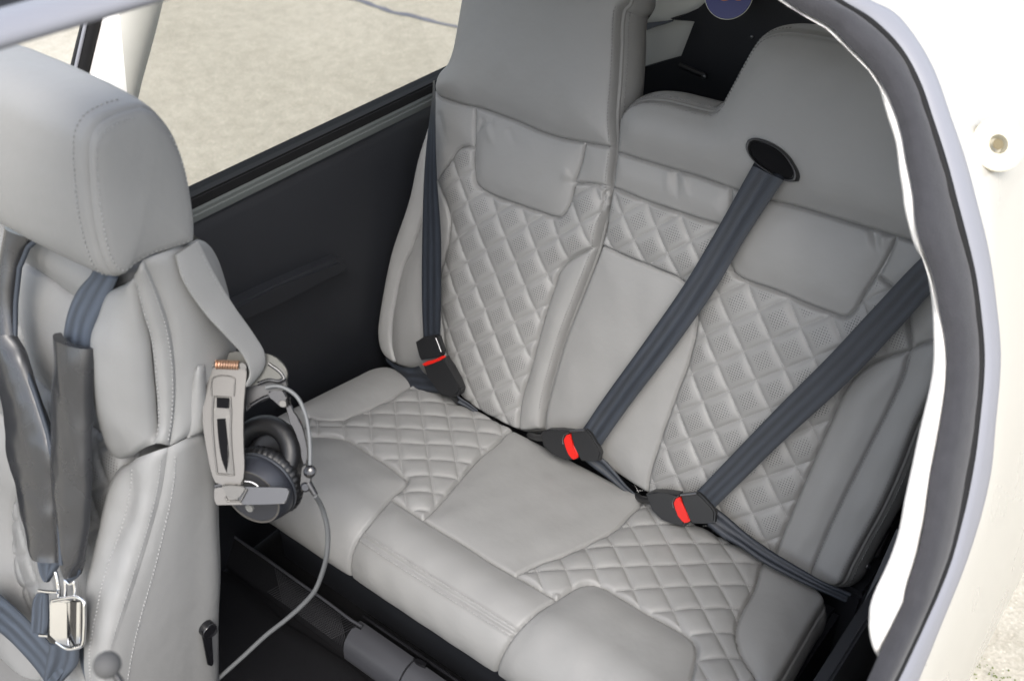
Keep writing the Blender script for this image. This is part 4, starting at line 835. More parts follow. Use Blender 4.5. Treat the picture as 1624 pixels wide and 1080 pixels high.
ribbon('lap_webbing', BP([(664, 580), (655, 583), (640, 582), (624, 576), (612, 568)], (.045, .03, .025, .012, .004)), BP([(700, 624), (684, 622), (660, 619), (646, 616), (628, 596)], (.04, .035, .03, .018, .004)), .0014, M['web'], b1, n=40, fold=.004)
ribbon('lap_webbing', BP([(722, 622), (730, 630), (745, 640), (758, 650)], (.035, .03, .02, .01)), BP([(720, 637), (727, 640), (741, 647), (755, 656)], (.03, .03, .02, .01)), .0014, M['web'], b1, n=20, fold=.002)
# centre belt through the slot in the headrest
b2 = belt('middle seat belt coming out of the black slot in the wide headrest', back_pt((1225, 255), .03))
ribbon('shoulder_webbing', BP([(1200, 250), (1193, 264), (1128, 380), (1084.8, 452), (1020, 545), (950, 642), (930, 672), (922, 683)], (.0, .042, .042, .044, .046, .05, .054, .054)),
       BP([(1252, 274), (1243, 286), (1181, 380), (1135, 458), (1070, 550), (997, 645), (958, 700), (950, 712)], (.0, .042, .042, .044, .046, .05, .054, .054)), .0014, M['web'], b2, n=90, fold=.0016)
ribbon('lap_webbing', BP([(935, 715), (958, 728), (976, 748), (996, 772), (1012, 786)], (.045, .035, .028, .015, .004)), BP([(925, 728), (940, 741), (962, 757), (985, 775), (1004, 790)], (.048, .04, .03, .018, .006)), .0014, M['web'], b2, n=30, fold=.004)
# near belt from behind the door seal
b3 = belt('seat belt crossing from the door seal down to the rightmost buckle', back_pt((1470, 430), .06))
ribbon('shoulder_webbing', BP([(1530, 355), (1472, 399), (1383, 491), (1316, 563), (1239, 640), (1160, 722), (1113, 771), (1100, 784)], (.06, .058, .05, .05, .05, .052, .054, .054)),
       BP([(1545, 410), (1484, 458), (1431.5, 515), (1349.6, 601.5), (1239, 702.6), (1180, 760), (1138, 801), (1128, 812)], (.06, .058, .05, .05, .05, .052, .054, .054)), .0014, M['web'], b3, n=90, fold=.001)
ribbon('lap_webbing', BP([(1128, 800), (1150, 816), (1185, 846), (1222, 872), (1268, 900), (1307, 922), (1350, 940)], (.045, .036, .032, .03, .03, .028, .01)), BP([(1122, 834), (1145, 852), (1175, 868), (1205, 889), (1255, 916), (1300, 937), (1340, 955)], (.05, .05, .05, .05, .045, .035, .012)), .0014, M['web'], b3, n=50, fold=.005)
# buckles
def buckle(label, body, red, tongue, slot, stalk, parent_belt, steel):
    c = back_pt(body[0], .05); t = thing('belt_buckle', label, 'buckle', tuple(c), G_BUCK)
    bolt_on(body, TH, .024, M['plastic'], 'buckle_body', t, .004)
    bolt_on(red, TH+.0035, .012, M['red'], 'release_button', t, .0022)
    if stalk is not None: tube('buckle_stalk', [back_pt(p, h) for p, h in stalk], .007, M['plastic'], t)
    if steel: tube('button_spring', [back_pt(p, TH+.002) for p in steel], .0011, M['steel'], t)
    if tongue is not None:
        bolt_on(tongue, TH+.0025, .014, M['plastic'], 'tongue_cover', parent_belt, .003)
        tube('tongue_edge', [back_pt(p, TH+.0045) for p in slot], .0022, M['steel'], parent_belt)
    return t
buckle('buckle pointing up with a thin red button, on the narrow far seat', [(670, 580), (686, 577), (703, 566), (711, 582), (722, 602), (730, 617), (727, 625), (721, 629), (710, 630), (699, 627), (688, 615), (678, 597)], [(668.5, 578), (676, 573.5), (690, 570), (701, 564.5), (703, 567.5), (698, 571.5), (686, 576.5), (673, 581)], None, None, [((712, 622), .05), ((724, 634), .03), ((732, 646), .0)], b1, None)
B2b = [(856.6, 687), (866, 681.5), (884, 681.5), (903, 683), (900, 695), (904, 712), (912, 729), (895, 730), (873, 720), (860, 707)]
buckle('buckle with red button at the foot of the split between the seat backs', B2b, [(902.5, 688.5), (897, 691), (893, 698), (895.5, 709), (900, 720), (905, 727), (909, 729), (914.5, 726.5), (916, 722.5), (913, 714), (908.5, 706.5), (904.5, 697)], [(904, 682.5), (929, 681), (936, 688), (948, 707), (952.5, 718), (950, 731), (938, 731.5), (921, 731), (917, 724), (912, 710), (906, 696)], [(904, 684), (928, 682)], [((868, 694), .05), ((852, 694), .03), ((840, 690), .0)], b2, [(902, 686), (895, 689), (892, 697), (893, 704)])
sh = lambda L, dx, dy, s=1.0: [((x-856.6)*s+dx, (y-687.7)*s*1.0+dy) for x, y in L]
B3b = [(1023, 784), (1033, 779.5), (1052, 781), (1076, 783.5), (1073, 796), (1078, 813), (1087, 830), (1084, 835), (1064, 831), (1048, 824), (1033, 810)]
buckle('rightmost buckle with red button, near the end of the wide seat', B3b, [(1077, 788.5), (1071.5, 791), (1067.5, 798), (1070, 808), (1075, 818), (1080, 826), (1084.5, 829.5), (1091, 828.5), (1094.5, 825), (1092, 817), (1087, 809), (1081, 799)], [(1079, 783.5), (1106, 781.5), (1113, 787), (1128, 803), (1134, 813), (1132.5, 829), (1117, 830), (1097, 831), (1095, 825), (1089, 811), (1082, 799)], [(1079, 785), (1105, 782.5)], [((1034, 794), .05), ((1018, 792), .03), ((1008, 786), .0)], b3, [(1077, 786), (1070, 789), (1066.5, 797), (1068, 805)])
# small steel ring where the stalks meet the seat crease
# belt slot bezel in the wide headrest
bez = crom(buv([(1186, 233), (1189, 224), (1197, 221), (1212, 224), (1230, 232), (1246, 245), (1258, 262), (1264, 277), (1262, 286), (1252, 287), (1236, 281), (1216, 270), (1198, 256), (1189, 244)], .03), 5, True)
hb = lambda q, h: np.c_[q]@np.vstack([X1, KB])+KN*h
cz = bez.mean(0); rows = []
for s, h in ((1.06, .022), (1.05, .035), (1.0, .039), (.93, .037), (.88, .03), (.84, .0)): rows.append(hb(cz+(bez-cz)*s, h))
R = np.array(rows); bz = mesh_obj('slot_bezel', R.reshape(-1, 3), grid_faces(6, len(bez), wrap_m=True), M['plastic'], seat_near)
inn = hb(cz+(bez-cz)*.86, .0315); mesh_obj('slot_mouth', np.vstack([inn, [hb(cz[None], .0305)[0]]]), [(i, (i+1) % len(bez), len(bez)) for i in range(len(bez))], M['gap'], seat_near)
# belt strap behind the headrests
b4 = thing('anchor_strap', 'short blue grey belt strap stretched behind the narrow headrest', 'strap', tuple(py_((1030, 42), YB-.02)))
ribbon('strap_webbing', [py_(p, YB+.01) for p in [(985, 42), (1012, 38.5), (1040, 35.5), (1068, 32)]], [py_(p, YB+.002) for p in [(985, 60), (1012, 53), (1040, 43), (1068, 34)]], .0015, M['web'], b4, n=20)
# ------------------------------------------------------------------ front seat
XS = .40
fs = thing('front_seat', 'pale grey leather front seat with rounded headrest and quilted middle', 'seat', (.2, -.95, -.3))
ox = lambda L, x: np.array([onx(p, x) for p in L])
hl = [(207, 172), (178, 181.5), (155.6, 196), (142.6, 218.5), (140, 252), (142.6, 296), (148, 348), (158, 395), (170, 425), (180, 436), (192, 438), (207, 424), (237, 407), (274, 395), (306, 384), (307, 366), (302, 315), (292.6, 266.7), (276, 218.5), (255.6, 189), (241, 175), (224, 169)]
H0 = resample(crom(ox(hl, XS), 6, True, 60), 120, True); hc = H0.mean(0)
def ringed(spec):
    rows = []
    for dx, s, dd in spec: q = hc+(H0-hc)*s; t = np.roll(H0, -1, 0)-np.roll(H0, 1, 0); nn = np.stack([0*t[:, 0], t[:, 2], -t[:, 1]], 1); nn /= np.linalg.norm(nn, axis=1)[:, None]; sg = np.sign(((H0-hc)*nn).sum(1).mean()); r = q+nn*sg*dd; r[:, 0] = XS+dx; rows.append(r)
    return np.array(rows)
body = ringed([(.0, .985, -.006), (-.004, 1, .0012), (-.012, 1, .0035), (-.03, 1, .0065), (-.08, 1, .010), (-.16, 1, .0125), (-.24, 1, .0125), (-.32, 1, .008), (-.40, 1, .0), (-.43, .93, 0), (-.44, .7, 0), (-.445, .3, 0)])
body += (.0009*wob(body, .05))[..., None]*np.array([0, -.8, .6])
mesh_obj('headrest', body.reshape(-1, 3), grid_faces(len(body), 120, wrap_m=True), M['leather'], fs)
cap = ringed([(-.001, .98, 0), (.0035, .962, 0), (.007, .92, 0), (.010, .8, 0), (.013, .6, 0), (.0145, .4, 0), (.0155, .2, 0), (.016, .0004, 0)])
cap[2:] += (.0012*wob(cap[2:], .06))[..., None]*X1
mesh_obj('headrest_side', cap.reshape(-1, 3), grid_faces(len(cap), 120, wrap_m=True), M['leather'], fs)
st = []
i0 = [i for i in range(120)]
for r, i in ((body, 2), (cap, 2)):
    P = (r[i]*.5+r[i+(1 if r is body else 0)]*.5) if r is body else r[2]*.85+r[3]*.15
    nrm = np.stack([np.full(120, .45), (P-hc)[:, 1], (P-hc)[:, 2]], 1); nrm[:, 1:] /= np.linalg.norm(nrm[:, 1:], axis=1)[:, None]
    st.append((P[:108], nrm[:108]))
stitch_obj('headrest_stitching', st, M['thread'], fs, lift=.0008)
# upper bolster, strip, side
sil = [(183, 452), (172, 470), (163, 500), (152, 537), (150, 596), (159, 652), (178, 712), (200, 729)]
crs = [(196, 446), (188, 466), (181, 500), (174, 540), (172, 600), (182, 655), (196, 703), (206, 727)]
sL = [(210, 438), (216, 460), (226, 500), (237, 537), (244, 596), (248, 652), (247, 686), (240, 702)]
sR = [(229, 414), (246, 449), (259, 484), (269, 515), (277, 559), (280, 615), (277, 665), (270, 708)]
inn_ = ox(sil, XS-.085)+np.array([-.02, .06, -.02])
bol, GB, NB_ = patch('bolster', [inn_, ox(sil, XS-.085), ox(crs, XS-.058), ox([(a[0]*.5+b[0]*.5, a[1]*.5+b[1]*.5) for a, b in zip(crs, sL)], XS-.034), ox(sL, XS-.018)], M['leather'], fs, n=70, sub=8, puff=.006, edges=(0, 1, 1, 1), wr=.0008, wrs=.03, tuck=.006, rad=.014)
_, GS, NS = patch('trim_strip', [ox(sL, XS-.018), ox([(a[0]*.5+b[0]*.5, a[1]*.5+b[1]*.5) for a, b in zip(sL, sR)], XS-.005), ox(sR, XS-.001)], M['leather'], fs, n=70, sub=8, puff=.002, tuck=.003, rad=.006, wr=.0006, wrs=.02)
rear = [(304, 384), (322, 404), (340, 450), (354, 505), (360, 545), (357, 580), (346, 630), (322, 684)]
_, GU, NU = patch('side_panel', [ox(sR, XS-.001), ox([(a[0]*.66+b[0]*.34, a[1]*.66+b[1]*.34) for a, b in zip(sR, rear)], XS+.004), ox([(a[0]*.3+b[0]*.7, a[1]*.3+b[1]*.7) for a, b in zip(sR, rear)], XS+.002), ox(rear, XS-.008), ox(rear, XS-.03)+np.array([0, .012, 0])], M['leather'], fs, n=70, sub=7, puff=.004, edges=(1, 0, 1, 1), wr=.0012, wrs=.06)
# lower bolster and side
sil2 = [(203, 732), (188, 748), (176, 772), (163, 828), (148, 895), (139, 958), (137, 1032), (141, 1090)]
mid2 = [(212, 728), (211, 750), (209, 780), (195, 840), (172, 905), (157, 965), (147, 1025), (146, 1090)]
sR2 = [(268, 711), (265, 735), (257, 785), (239, 852), (216, 927), (195, 990), (180, 1037), (168, 1092)]
rear2 = [(320, 686), (334, 735), (338, 790), (339, 847), (340, 905), (340.5, 960), (341, 1020), (341.5, 1095)]
inn2 = ox(sil2, XS-.08)+np.array([-.02, .06, -.02])
_, GL, NL = patch('bolster', [inn2, ox(sil2, XS-.08), ox(mid2, XS-.045), ox([(a[0]*.5+b[0]*.5, a[1]*.5+b[1]*.5) for a, b in zip(mid2, sR2)], XS-.015), ox(sR2, XS-.002)], M['leather'], fs, n=80, sub=8, puff=.004, edges=(0, 1, 1, 1), wr=.0009, wrs=.03, tuck=.004)
_, GV, NV = patch('side_panel', [ox(sR2, XS-.002), ox([(a[0]*.6+b[0]*.4, a[1]*.6+b[1]*.4) for a, b in zip(sR2, rear2)], XS+.003), ox([(a[0]*.25+b[0]*.75, a[1]*.25+b[1]*.75) for a, b in zip(sR2, rear2)], XS+.003), ox(rear2, XS+.001), ox(rear2, XS-.02)+np.array([0, .006, 0])], M['leather'], fs, n=80, sub=7, puff=.003, edges=(1, 0, 1, 0), wr=.0014, wrs=.09)
# plain leather back of the seat so that it is closed behind
bp = np.vstack([ox(rear, XS-.03)+np.array([0, .012, 0]), ox(rear2, XS-.02)+np.array([0, .006, 0])]); bq = bp.copy(); bq[:, 0] = -.03
mesh_obj('back_cover', np.vstack([bp, bq]), grid_faces(2, len(bp)), M['leather'], fs)
stl = lambda G, N, i, a=0, b=None: (G[i][a:b], N[i][a:b])
stitch_obj('stitching', [stl(GS, NS, 2, 2, -2), stl(GS, NS, -4, 2, -2), stl(GL, NL, 16, 3, -3), stl(GL, NL, -4, 3, -3), stl(GV, NV, 3, 3, -3)], M['thread'], fs, lift=.0008)
# middle of the backrest on its own sloping plane
q1, q2 = onx((165, 600), XS-.06), onx((150, 1000), XS-.06); fd = q1-q2; fd[0] = 0; fd /= np.linalg.norm(fd); FN = np.array([0, -fd[2], fd[1]]); FO = q1-FN*.05
FC = FN@FO
def fr_surf(q): q = np.asarray(q, float); return q[:, :1]*X1+q[:, 1:2]*fd+FN*FC, np.repeat(FN[None], len(q), 0)
def fr_uv(p, h=0.): X = on_plane(p, FN, FC+h); return np.array([X[0], X@fd])
fr_pt = lambda p, h=0.: on_plane(p, FN, FC+h)
fuv = lambda L: np.array([fr_uv(p) for p in L]); vt, vb = fr_uv((60, 380))[1]+.03, fr_uv((60, 1080))[1]-.03
f_out = crom(np.array([(XS-.075, vt), (XS-.075, vb), (-.05, vb), (-.05, vt)]), 6, True)
f_roll = crom(np.vstack([fuv([(30, 407), (70, 437), (115, 470), (190, 520)]), [(XS, vt+.1), (-.1, vt+.1)]]), 5, True)
f_mid = crom(np.vstack([fuv([(28, 405), (70, 437), (115, 470), (190, 520), (190, 620), (165, 690), (130, 668), (86, 630), (52, 596), (40, 550), (24, 480)])]), 5, True)
f_bol = crom(np.vstack([fuv([(34, 700), (30, 773), (22, 802), (20, 847), (30, 917), (48, 961), (75, 1010)]), [(.1, vb-.1), (-.1, vb-.1), (-.1, fr_uv((34, 700))[1]+.06)]]), 5, True)
o_, s_ = fr_uv((37, 821)), .05
FQ2 = Quilt([(0, 0, *o_), (1, 0, o_[0]+.038, o_[1]+.03), (0, 1, o_[0]+.03, o_[1]-.045), (1, 1, o_[0]+.068, o_[1]-.015)])
ifs = upholster(fs, fr_surf, f_out, [dict(name='quilted_panel', poly=f_out, puff=.01, rad=.02, quilt=FQ2, perf=1), dict(name='bolster', poly=f_bol, puff=.03, rad=.04, label='inner side bolster at the left picture edge'), dict(name='centre_panel', poly=f_mid, puff=.016, rad=.03), dict(name='shoulder_roll', poly=f_roll, puff=.022, rad=.03)], h=.004, wall=.05, walls=True, wall_name='backrest_core', back='backrest_shell', edge=.01)
# cushion nose at the bottom left
cb = fr_pt((25, 1040), .0); cz_ = cb[2]-.012
cs = [[(-.05, cb[1]+.02, cz_), (XS-.09, cb[1]+.02, cz_)], [(-.05, cb[1]-.1, cz_+.012), (XS-.09, cb[1]-.1, cz_+.012)], [(-.05, cb[1]-.3, cz_+.01), (XS-.09, cb[1]-.3, cz_+.01)], [(-.05, cb[1]-.42, cz_-.02), (XS-.09, cb[1]-.42, cz_-.02)], [(-.05, cb[1]-.42, cz_-.12), (XS-.09, cb[1]-.42, cz_-.12)]]
patch('cushion', [np.array(r) for r in cs], M['leather'], fs, n=20, puff=.01, back=.05)
# strap loop that carries the headset
so1 = [(313, 381), (335, 426), (370, 485), (405, 535), (418, 558), (419, 580), (408, 598), (396, 610)]; si1 = [(278, 404), (289, 441), (322, 493), (355.6, 530), (387, 566), (396, 589), (395, 600), (388, 612)]
xs_ = XS+np.array([.008, .016, .026, .038, .044, .046, .044, .04])
tag(ribbon('hanging_strap', [onx(p, x) for p, x in zip(so1, xs_)], [onx(p, x+.004) for p, x in zip(si1, xs_)], .0035, M['leather'], None, n=50, hems=False, loc=tuple(onx(so1[0], XS)), crown=.001), 'grey leather strap looping from the front headrest down to the headset', 'strap')
sp = np.array([onx(p, x) for p, x in zip(so1, xs_)]); sq = np.array([onx(p, x+.004) for p, x in zip(si1, xs_)]); sp, sq = resample(crom(sp), 60), resample(crom(sq), 60)
nrm = np.repeat(((CAM-sp[30])/np.linalg.norm(CAM-sp[30]))[None], 60, 0)
sto = stitch_obj('strap_stitching', [(sp*.93+sq*.07, nrm), (sp*.07+sq*.93, nrm)], M['thread'], bpy.data.objects['hanging_strap'], lift=.0022)
patch('strap_tab', [ox([(306, 588), (302, 640), (298, 697)], XS+.006), ox([(314, 583), (316, 640), (318, 690)], XS+.012), ox([(327, 580), (330, 630), (332, 684)], XS+.012)], M['leather'], fs, n=20, puff=.002, back=.004)
# recline knob
kc = onx((324, 992), XS+.004)
lathe('recline_knob', kc, (1, -.12, .02), [(.0, .0128), (.016, .0128), (.0175, .0118), (.0175, .0108), (.0165, .0105), (.0165, .0001)], M['gloss'], fs)
plate('recline_lever', [onx(p, XS+.02) for p in [(321, 1003), (337, 1000), (340, 1052), (337, 1057), (331, 1055)]], (-.006, 0, 0), M['gloss'], fs, bevel=.002)
lathe('knob_ring', kc+np.array([.0155, 0, 0]), (1, -.12, .02), [(0, .0131), (.0012, .0131)], M['steel'], fs, cap=False)
# ------------------------------------------------------------------ shoulder harness on the front seat
har = thing('seat_harness', 'black shoulder harness with shiny padded sleeves and chrome buckle on the front seat', 'harness', tuple(fr_pt((100, 980), .05)))
FP = lambda L, h: [fr_pt(p, hh) for p, hh in zip(L, np.linspace(h[0], h[1], len(L)))]
ribbon('shoulder_webbing', FP([(150, 425), (144, 437), (122, 463), (107, 500), (101, 535), (101, 560)], (.02, .055)), FP([(190, 432), (186, 443), (170, 478), (152, 515), (145, 555), (143, 575)], (.02, .055)), .002, M['hweb'], har, n=40, crown=.004)
def sleeve(L, R, h, n_): 
    o = ribbon('padded_sleeve', FP(L, h), FP(R, h), .014, M['sleeve'], har, n=90, m=15, crown=.014, hems=False)
    me = o.data; co = np.zeros(len(me.vertices)*3); me.vertices.foreach_get('co', co); co = co.reshape(-1, 3); w = .0008*wob(co, .016, n_)+.0012*wob(co, .035, n_+7); co += w[:, None]*np.array([.3, -.75, .5]); me.vertices.foreach_set('co', co.ravel()); me.update(); return o
sleeve([(92, 528), (93, 559), (89, 615), (87, 670), (87, 717), (91, 791), (98, 847), (104, 884), (119, 909)], [(145, 553), (145, 580), (143, 640), (143, 700), (143, 754), (139, 828), (134, 870), (131, 892), (124, 912)], (.058, .065), 3)
sleeve([(-12, 520), (0, 580), (11, 640), (18, 717), (33, 772), (44, 828), (54, 866), (60, 876)], [(22, 530), (37, 559), (56, 615), (74, 670), (86, 717), (91, 791), (94, 847), (95, 890)], (.058, .065), 13)
ribbon('shoulder_webbing', FP([(10, 360), (4, 400), (0, 440), (0, 500), (4, 545)], (.045, .06)), FP([(62, 378), (40, 400), (28, 440), (22, 500), (24, 545)], (.03, .06)), .012, M['sleeve'], har, n=40, m=9, crown=.008, hems=False)
tube('strap_edge', FP([(60, 380), (45, 392), (31, 425), (25, 480), (24, 535), (36, 570), (56, 625), (74, 680), (87, 740), (92, 800), (96, 860), (97, 895)], (.04, .085)), .0035, M['hweb'], har)
ribbon('lower_webbing', FP([(59, 872), (60, 893), (68, 915), (74, 921)], (.06, .06)), FP([(96, 889), (92, 900), (84, 912), (78, 922)], (.06, .06)), .003, M['hweb'], har, n=20, fold=.006)
ribbon('lower_webbing', FP([(106, 880), (98, 890), (96, 900), (103, 920)], (.066, .066)), FP([(128, 906), (124, 914), (116, 920), (108, 923)], (.066, .066)), .003, M['hweb'], har, n=20)
ribbon('lap_webbing', FP([(-30, 925), (0, 943), (48, 987), (84, 1026), (105, 1060)], (.05, .06)), FP([(-30, 990), (0, 1002), (40, 1040), (66, 1072), (80, 1095)], (.05, .06)), .003, M['hweb'], har, n=30)
ribbon('lap_webbing', FP([(80, 1020), (74, 1050), (70, 1074)], (.075, .06)), FP([(126, 1024), (124, 1050), (100, 1080)], (.075, .05)), .003, M['hweb'], har, n=20, fold=.004)
ribbon('lap_webbing', FP([(126, 1015), (128, 1050), (140, 1090)], (.05, .03)), FP([(136, 1012), (140, 1050), (156, 1090)], (.05, .03)), .003, M['hweb'], har, n=20)
ribbon('adjuster_webbing', FP([(60, 940), (54, 950), (51, 975), (50, 1000)], (.07, .07)), FP([(76, 940), (77, 960), (77, 985), (74, 1008)], (.075, .07)), .004, M['hweb'], har, n=20, fold=.004)
HB = .088
fp = lambda p, h=HB: fr_pt(p, h)
plate('buckle_plate', [fp(p) for p in [(77, 955), (92, 951), (108, 954), (108, 1027), (92, 1019), (77, 1008)]], -FN*.012, M['chrome'], har, bevel=.003)
tube('buckle_frame', crom([fp(p, HB-.004) for p in [(84, 952), (100, 949), (130, 950), (134, 955), (133.5, 1000), (131, 1022), (125, 1026), (106, 1028), (90, 1018)]], 5), .0026, M['chrome'], har)
plate('buckle_window', [fp(p, HB-.008) for p in [(109, 953), (131, 953), (130, 1022), (109, 1025)]], -FN*.004, M['gloss'], har, bevel=.001)
plate('buckle_hook', [fp(p, HB-.006) for p in [(121, 955), (127, 955), (126, 1020), (120, 1021)]], -FN*.004, M['chrome'], har, bevel=.001)
tube('buckle_bar', [fp(p, HB-.004) for p in [(62, 936), (76, 938), (92, 939)]], .0026, M['chrome'], har); tube('buckle_bar', [fp(p, HB-.004) for p in [(64, 1007), (78, 1008)]], .003, M['chrome'], har)
tube('buckle_link', [fp(p, HB-.008) for p in [(88, 906), (91, 918), (93, 935), (94, 952)]], .0028, M['chrome'], har)
tube('buckle_link', crom([fp(p, HB-.008) for p in [(103, 950), (104, 930), (103, 920), (112, 926), (118, 922), (119, 935), (119, 950)]], 5), .0024, M['chrome'], har)
# grey ball knob in the foreground
kd = .98; kp = at((170, 1054), kd)
fk = thing('control_knob', 'grey round knob on a thin stalk in front of the front seat', 'knob', tuple(at((205, 1100), kd)))
lathe('knob_ball', kp, UP*.8+RT*-.5, [(-.0128*math.cos(a), max(.0128*math.sin(a), .0001)) for a in np.linspace(0, math.pi, 14)], M['knob'], fk, seg=28)
tube('knob_stalk', [at((182, 1068), kd), at((194, 1086), kd), at((215, 1115), kd)], .0035, M['plastic'], fk)
# ------------------------------------------------------------------ headset hung on the strap
D0 = float((onx((372, 640), XS+.045)-CAM)@FW)
hs = thing('headset', 'aviation headset with silver headband and black ear cups hanging from the strap', 'headset', tuple(at((400, 760), D0)))
r4 = lambda x, y: (250+x/3.177, 520+y/3.177); A4 = lambda L, d=0.: [at(r4(x, y), D0+d) for x, y in L]
def hp(name, L, d, th, m, bev=.002, parent=None): return plate(name, crom(A4(L, d), 3, True, 35), FW*th, m, parent or hs, bevel=bev)
PL = M['pearl']; mm = mat('magnesium_shadow', (.07, .068, .064), .4, .5, .6)
arm = hp('headband_arm', [(236, 205), (250, 178), (445, 190), (448, 230), (440, 300), (431, 430), (432, 600), (436, 700), (428, 785), (400, 796), (300, 790), (282, 760), (265, 700), (245, 600), (228, 480), (230, 320)], 0, .006, PL, .0025)
hp('arm_recess', [(278, 255), (290, 245), (382, 248), (390, 262), (383, 330), (272, 340)], -.0004, .003, mm, .001, arm) if False else None
tube('arm_rim', crom(A4([(272, 345), (276, 260), (290, 246), (378, 249), (390, 260), (384, 345)], -.001), 5), .0009, PL, arm)
tube('arm_rim', crom(A4([(282, 350), (276, 420), (276, 480), (288, 640), (300, 735), (384, 742), (374, 640), (368, 520), (370, 420), (366, 350), (282, 346)], -.001), 4, corner=40), .0013, PL, arm)
hp('arm_slot', [(298, 346), (362, 348), (360, 406), (297, 402)], -.0006, .003, M['gap'], .0006, arm)
hp('arm_bridge', [(284, 408), (364, 412), (366, 448), (284, 446)], -.0012, .003, PL, .001, arm)
hp('arm_slot', [(298, 458), (342, 456), (350, 540), (360, 640), (348, 732), (322, 660), (306, 560)], -.0006, .003, M['gap'], .0006, arm)
hp('arm_slot', [(352, 560), (362, 640), (372, 736), (350, 736), (352, 640)], -.0006, .003, mm, .0006, arm)
hp('arm_hinge', [(250, 168), (282, 166), (288, 180), (284, 200), (252, 198)], -.004, .010, mm, .0015); hp('arm_hinge', [(412, 172), (446, 182), (448, 214), (430, 212), (412, 204)], -.004, .010, mm, .0015)
ht = np.linspace(0, 1, 9*14); ca, cb2 = [np.array(v) for v in A4([(290, 184), (408, 188)], -.002)]
coil = [ca+(cb2-ca)*t+.0052*(math.cos(t*9*6.283)*UP+math.sin(t*9*6.283)*FW) for t in ht]; tube('hinge_spring', coil, .0016, M['copper'], hs, seg=6)
tube('spring_core', [ca, cb2], .0035, M['rubber'], hs, seg=8)
hp('headband_arm', [(262, 158), (350, 124), (470, 122), (560, 134), (615, 165), (650, 222), (648, 262), (610, 268), (560, 262), (500, 285), (450, 300), (440, 200), (300, 172)], .026, .010, mat('olive_magnesium', (.045, .045, .040), .4, .5, .5), .003)['label'] = 'darker second arm of the headband behind the strap'
hp('yoke', [(450, 290), (520, 262), (640, 250), (650, 290), (620, 330), (560, 345), (545, 362), (470, 392), (445, 420)], .038, .012, mat('dark_grey_shell', (.016, .016, .017), .4, .5), .003)
tube('mic_boom', crom(A4([(505, 280), (560, 262), (610, 268), (640, 255), (620, 225), (560, 180)], .028), 6), .0032, M['gloss'], hs)
tube('mic_boom', crom(A4([(470, 390), (540, 352), (600, 340), (650, 352)], .03), 6), .0030, M['gloss'], hs)
hp('yoke_hinge', [(600, 315), (640, 320), (652, 400), (620, 400), (590, 370), (555, 345), (560, 320)], .026, .012, M['gloss'], .002)
hp('hinge_plate', [(612, 368), (645, 366), (648, 398), (616, 398)], .022, .004, mm, .001)
hp('yoke', [(648, 345), (664, 350), (670, 400), (715, 470), (742, 560), (752, 640), (740, 700), (722, 640), (700, 540), (655, 440)], .05, .010, M['gloss'], .002)
# far cup: its pad faces the camera
c2 = at(r4(548, 640), D0+.068); ax2 = -FW*.9-RT*.32+UP*.1
rp = lambda n_, a_: (lambda i, a: a_*math.cos(n_*a)*(1 if 2 < i < 9 else 0))
def torus_prof(r0, rt, t0, ft=1.0): return [(t0+ft*rt*math.sin(a), r0+rt*math.cos(a)) for a in np.linspace(-math.pi*.95, math.pi*.98, 14)]
cup2 = lathe('ear_cup', c2, ax2, [(-.045, .0001), (-.045, .034), (-.038, .047), (-.012, .052), (-.004, .051), (-.002, .034), (-.006, .0001)], mat('cup_shell', (.006, .006, .007), .4, .5), hs, seg=48)
lathe('ear_pad', c2, ax2, torus_prof(.043, .0145, .006, .9), M['pad'], cup2, seg=60, cap=False)
# near cup: outer shell towards the viewer, pad behind it
ax1 = -FW*.80-RT*.34-UP*.46; ax1 /= np.linalg.norm(ax1); c1 = at(r4(532, 790), D0+.056)
cup1 = lathe('ear_cup', c1, ax1, [(-.004, .049), (.004, .052), (.012, .051), (.022, .048), (.029, .045), (.0295, .044), (.028, .043), (.028, .0001)], mat('cup_shell_blue', (.012, .013, .017), .4, .5), hs, seg=56)
lathe('ear_pad', c1, ax1, torus_prof(.043, .0135, -.011, .95), M['pad'], cup1, seg=160, ripple=lambda i, a: .0007*math.cos(38*a)*(1 if 1 < i < 12 else 0), cap=False)
lathe('shell_ring', c1, ax1, [(.0272, .0445), (.0300, .0440), (.0300, .0418), (.0282, .0412)], PL, cup1, seg=56, cap=False)
lathe('shell_band', c1, ax1, [(-.0025, .0526), (-.0005, .0536), (.002, .0534), (.0035, .0526)], mat('cup_band', (.025, .027, .031), .35, .5), cup1, seg=56, cap=False)
dv = lambda x, y, t: c1+ax1*t+RT*x+UP*y
lathe('mic_port', at(r4(462, 908), D0+.017), ax1, [(-.003, .006), (.001, .006), (.0014, .0045), (.0005, .004), (.0005, .0001)], mat('port_grey', (.10, .10, .095), .5), cup1, seg=16)
hp('cup_yoke', [(285, 806), (330, 800), (430, 800), (520, 803), (640, 806), (664, 812), (656, 845), (640, 884), (560, 888), (420, 890), (300, 890), (286, 870)], -.006, .010, mat('yoke_blue_grey', (.018, .0195, .024), .35, .5), .002)
hp('cup_yoke', [(286, 808), (330, 802), (352, 848), (420, 880), (428, 889), (300, 892), (287, 872)], -.0075, .004, PL, .0015)
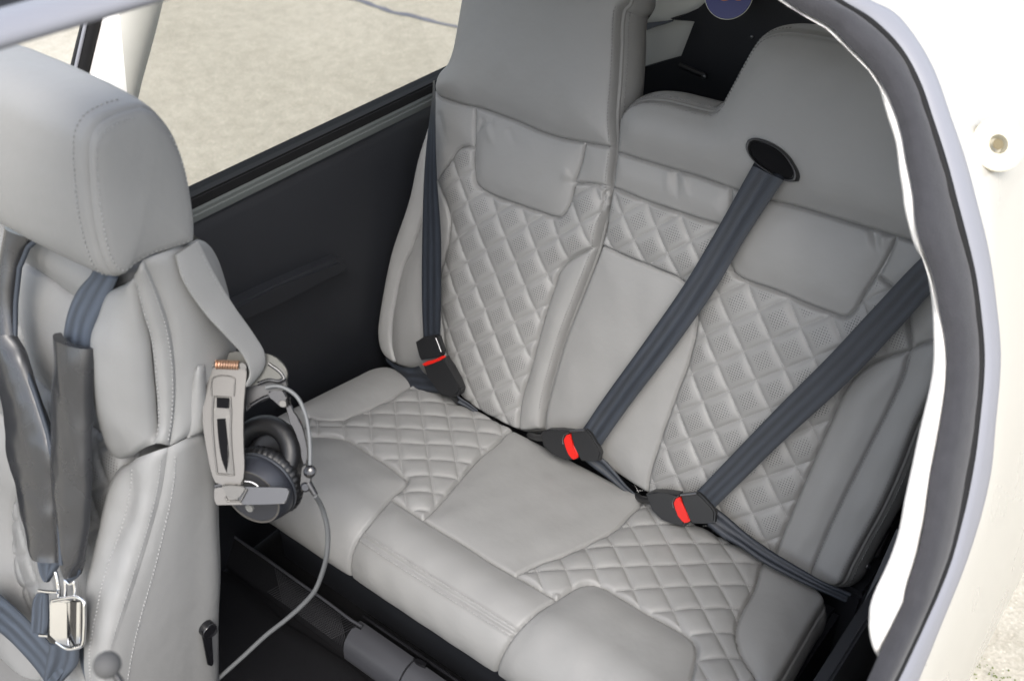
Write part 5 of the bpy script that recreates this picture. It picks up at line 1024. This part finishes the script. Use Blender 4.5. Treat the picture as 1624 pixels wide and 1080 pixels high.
hp('slider_block', [(322, 792), (430, 798), (442, 812), (402, 866), (350, 852)], -.010, .008, mm, .0015)
tube('slider_rim', crom(A4([(340, 850), (352, 872), (418, 872), (450, 812)], -.009), 4), .0013, PL, hs)
hp('yoke_shadow', [(286, 788), (322, 790), (330, 802), (286, 806)], .002, .006, M['gloss'], .001)
lathe('chrome_arc', at(r4(470, 795), D0+.004), ax1, [(-.002, .012), (.001, .0115), (.002, .0105), (.001, .0098)], M['steel'], cup1, seg=24) if False else None
tube('shell_highlight', crom(A4([(440, 772), (465, 775), (490, 785), (512, 802)], .006), 5), .0020, M['steel'], cup1)
# tiny worn lettering on the ring, too small to read: four short strokes
# cables
tube('cup_cable', crom(A4([(545, 300), (590, 292), (640, 303), (700, 345), (738, 415), (760, 510), (768, 610), (768, 690)], .03), 8), .0030, M['cable'], hs)
lathe('cable_plug', at(r4(767, 724), D0+.03), -FW, [(-.006, .0085), (.004, .0085), (.006, .006), (.006, .0001)], M['gloss'], hs, seg=20)
lathe('cable_plug', at(r4(742, 800), D0+.035), -FW+RT*.3, [(-.006, .007), (.004, .007), (.006, .005), (.006, .0001)], M['gloss'], hs, seg=20)
hp('plug_body', [(728, 700), (752, 690), (770, 745), (765, 790), (740, 806), (716, 800), (722, 760)], .032, .012, M['plastic'], .002)
a0, a1 = A4([(758, 780), (796, 842)], .035); pr_ = [(np.linalg.norm(a1-a0)*t, (.0052-.0014*t)+.0005*(i % 2)) for i, t in enumerate(np.linspace(0, 1, 15))]
lathe('strain_relief', a0, a1-a0, pr_, M['plastic'], hs, seg=14)
cl = [(499, 785), (505, 794), (512, 809), (519.5, 840), (518.6, 877), (512, 905), (500, 935), (481.6, 957), (454, 981.7), (423, 1006), (386, 1040), (346, 1076), (320, 1100)]
de = float((onx((341, 1075), XS)-CAM)@FW)+.05
tube('cable', crom([at(p, D0+.035+(de-D0-.035)*t) for p, t in zip(cl, np.linspace(0, 1, len(cl)))], 8), .0038, M['cable'], hs)
